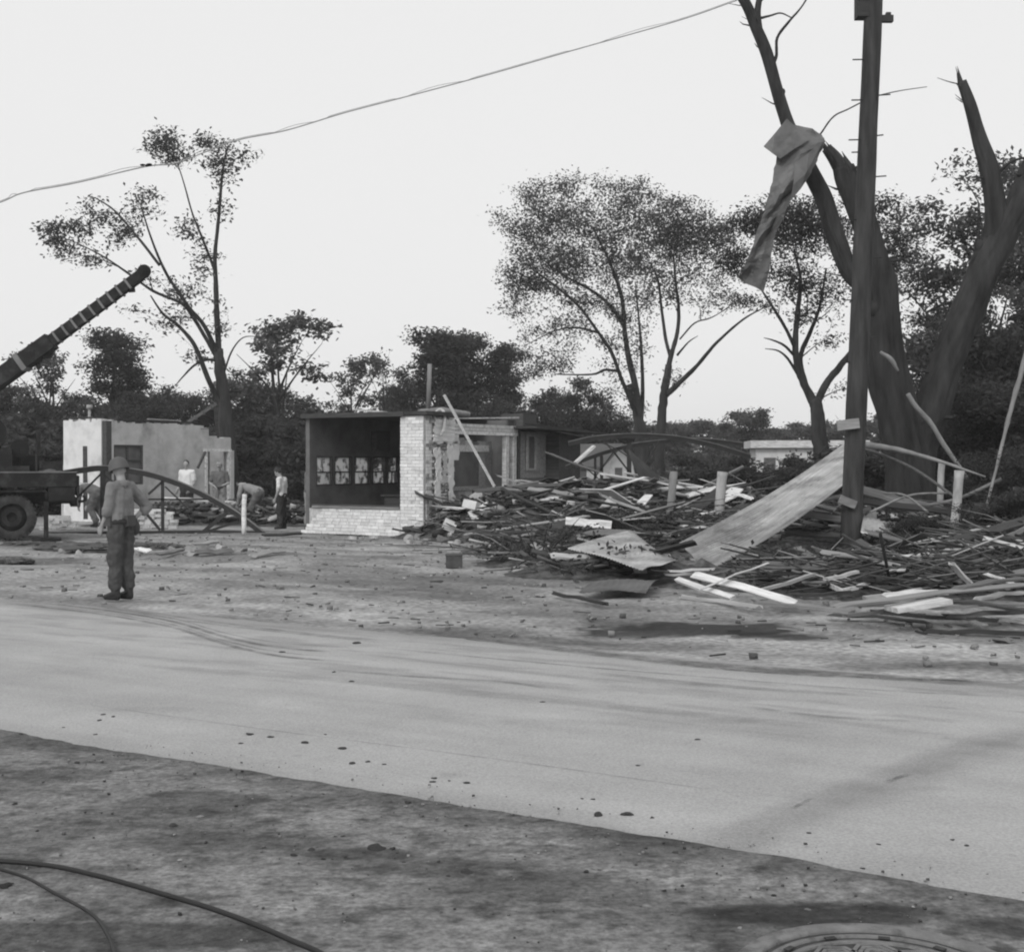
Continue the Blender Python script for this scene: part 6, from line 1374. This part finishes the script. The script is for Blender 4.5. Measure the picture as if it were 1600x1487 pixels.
# the soldier, seen from behind at a slant, hand on hip
fs = figure(189, 15.9, 66, 1.74, 'soldier in steel helmet with hand on hip standing on the dirt at the road edge', dict(
    elr=(.42, -.10, 1.16), wrr=(.20, -.02, 1.0), ell=(-.235, .02, 1.13), wrl=(-.20, .15, .93), knl=(-.09, .03, .50), anl=(-.085, .03, .085), knr=(.09, .0, .50), anr=(.09, -.04, .085), head=(0, .03, 1.62)), 'khaki', 'drab', 'helmet', False, 'rolled', .010, look=-.5)
fs.scale = (fs.scale[0]*.93, fs.scale[1]*.93, fs.scale[2])
b = MB(); b.lathe((0, -.02, 1.465), [(.088, -.035), (.094, 0), (.080, .035), (.072, .03), (.080, -.03)], 24); b.build('collar', MT['khaki'], fs, True, False)
b = MB(); b.lathe((0, 0, .985), [(.150, -.028), (.156, 0), (.150, .028), (.14, 0), (.150, -.028)], 28); b.v = [(x*1.36, y*1.02, z) for x, y, z in b.v]; b.build('web_belt', MT['boot'], fs, True, False)
for s_ in (-1, 1):
    J0 = Vector((.235*s_ if s_ < 0 else .40, -.09 if s_ > 0 else .03, 1.14)); b = MB()
    b.cap(J0+Vector((0, 0, .0)), .072, J0+Vector((-.04*(s_ > 0), .01, -.035)), .070); link('sleeve_cuff', remesh(b, .01, MT['khaki'], 2, (.02, .06)), fs)
b = MB(); b.ball((.20, -.07, .90), (.07, .055, .10), 14, 10); b.cyl((.20, -.07, .985), (.20, -.07, 1.015), .028, 10); b.build('canteen', MT['drab'], fs, True, False)
b = MB(); b.box((-.23, -.02, .93), (-.17, .10, 1.05)); b.build('belt_pouch', MT['drab'], fs, False, False)
b = MB(); b.box((-.06, -.165, .93), (.10, -.115, 1.06)); b.build('belt_pouch', MT['drab'], fs, False, False)
figure(292, 36, 160, 1.75, 'man in white tee shirt and dark trousers before the long white wall', dict(wrl=(-.2, .14, .93), wrr=(.2, .14, .93)), 'tee', 'navy', None, look=.3)
figure(343, 36.5, 185, 1.70, 'man in cap and light trousers standing in front of the doorway', dict(ell=(-.27, .05, 1.13), wrl=(-.10, .25, 1.05), elr=(.27, .05, 1.13), wrr=(.10, .25, 1.03)), 'grey_cloth', 'tan', 'cap')
figure(440, 32.3, 75, 1.56, 'man in white tee shirt seen from the side between the two ruins', dict(head=(0, .10, 1.60), neck=(0, .03, 1.47), wrl=(-.2, .10, .88), wrr=(.2, .12, .88)), 'tee', 'navy', None)
figure(484, 31.6, -60, 1.72, 'man in cap and pale trousers beside the raked end of the white brick wall', dict(ell=(-.22, .08, 1.15), wrl=(-.15, .28, 1.08), elr=(.22, .08, 1.15), wrr=(.15, .28, 1.08)), 'grey_cloth', 'tan', 'cap', False, 'long')
stoop = dict(pel=(0, -.05, .86), chest=(0, .30, 1.02), neck=(0, .44, 1.10), head=(0, .58, 1.10), shl=(-.18, .40, 1.04), ell=(-.22, .44, .76), wrl=(-.16, .52, .54), shr=(.18, .40, 1.04), elr=(.22, .46, .78), wrr=(.16, .56, .56),
             hpl=(-.095, -.05, .84), hpr=(.095, -.05, .84), knl=(-.11, .14, .47), knr=(.11, .10, .48), anl=(-.12, -.06, .085), anr=(.13, -.14, .085))
figure(152, 33.5, 60, 1.75, 'stooping man in grey work clothes behind the broken truss', stoop, 'grey_cloth', 'grey_cloth', 'cap', False, 'long')
figure(402, 35.0, 75, 1.72, 'bending man in pale shirt lifting wreckage left of the white shirted man', stoop, 'tan', 'grey_cloth', 'cap', False, 'long')
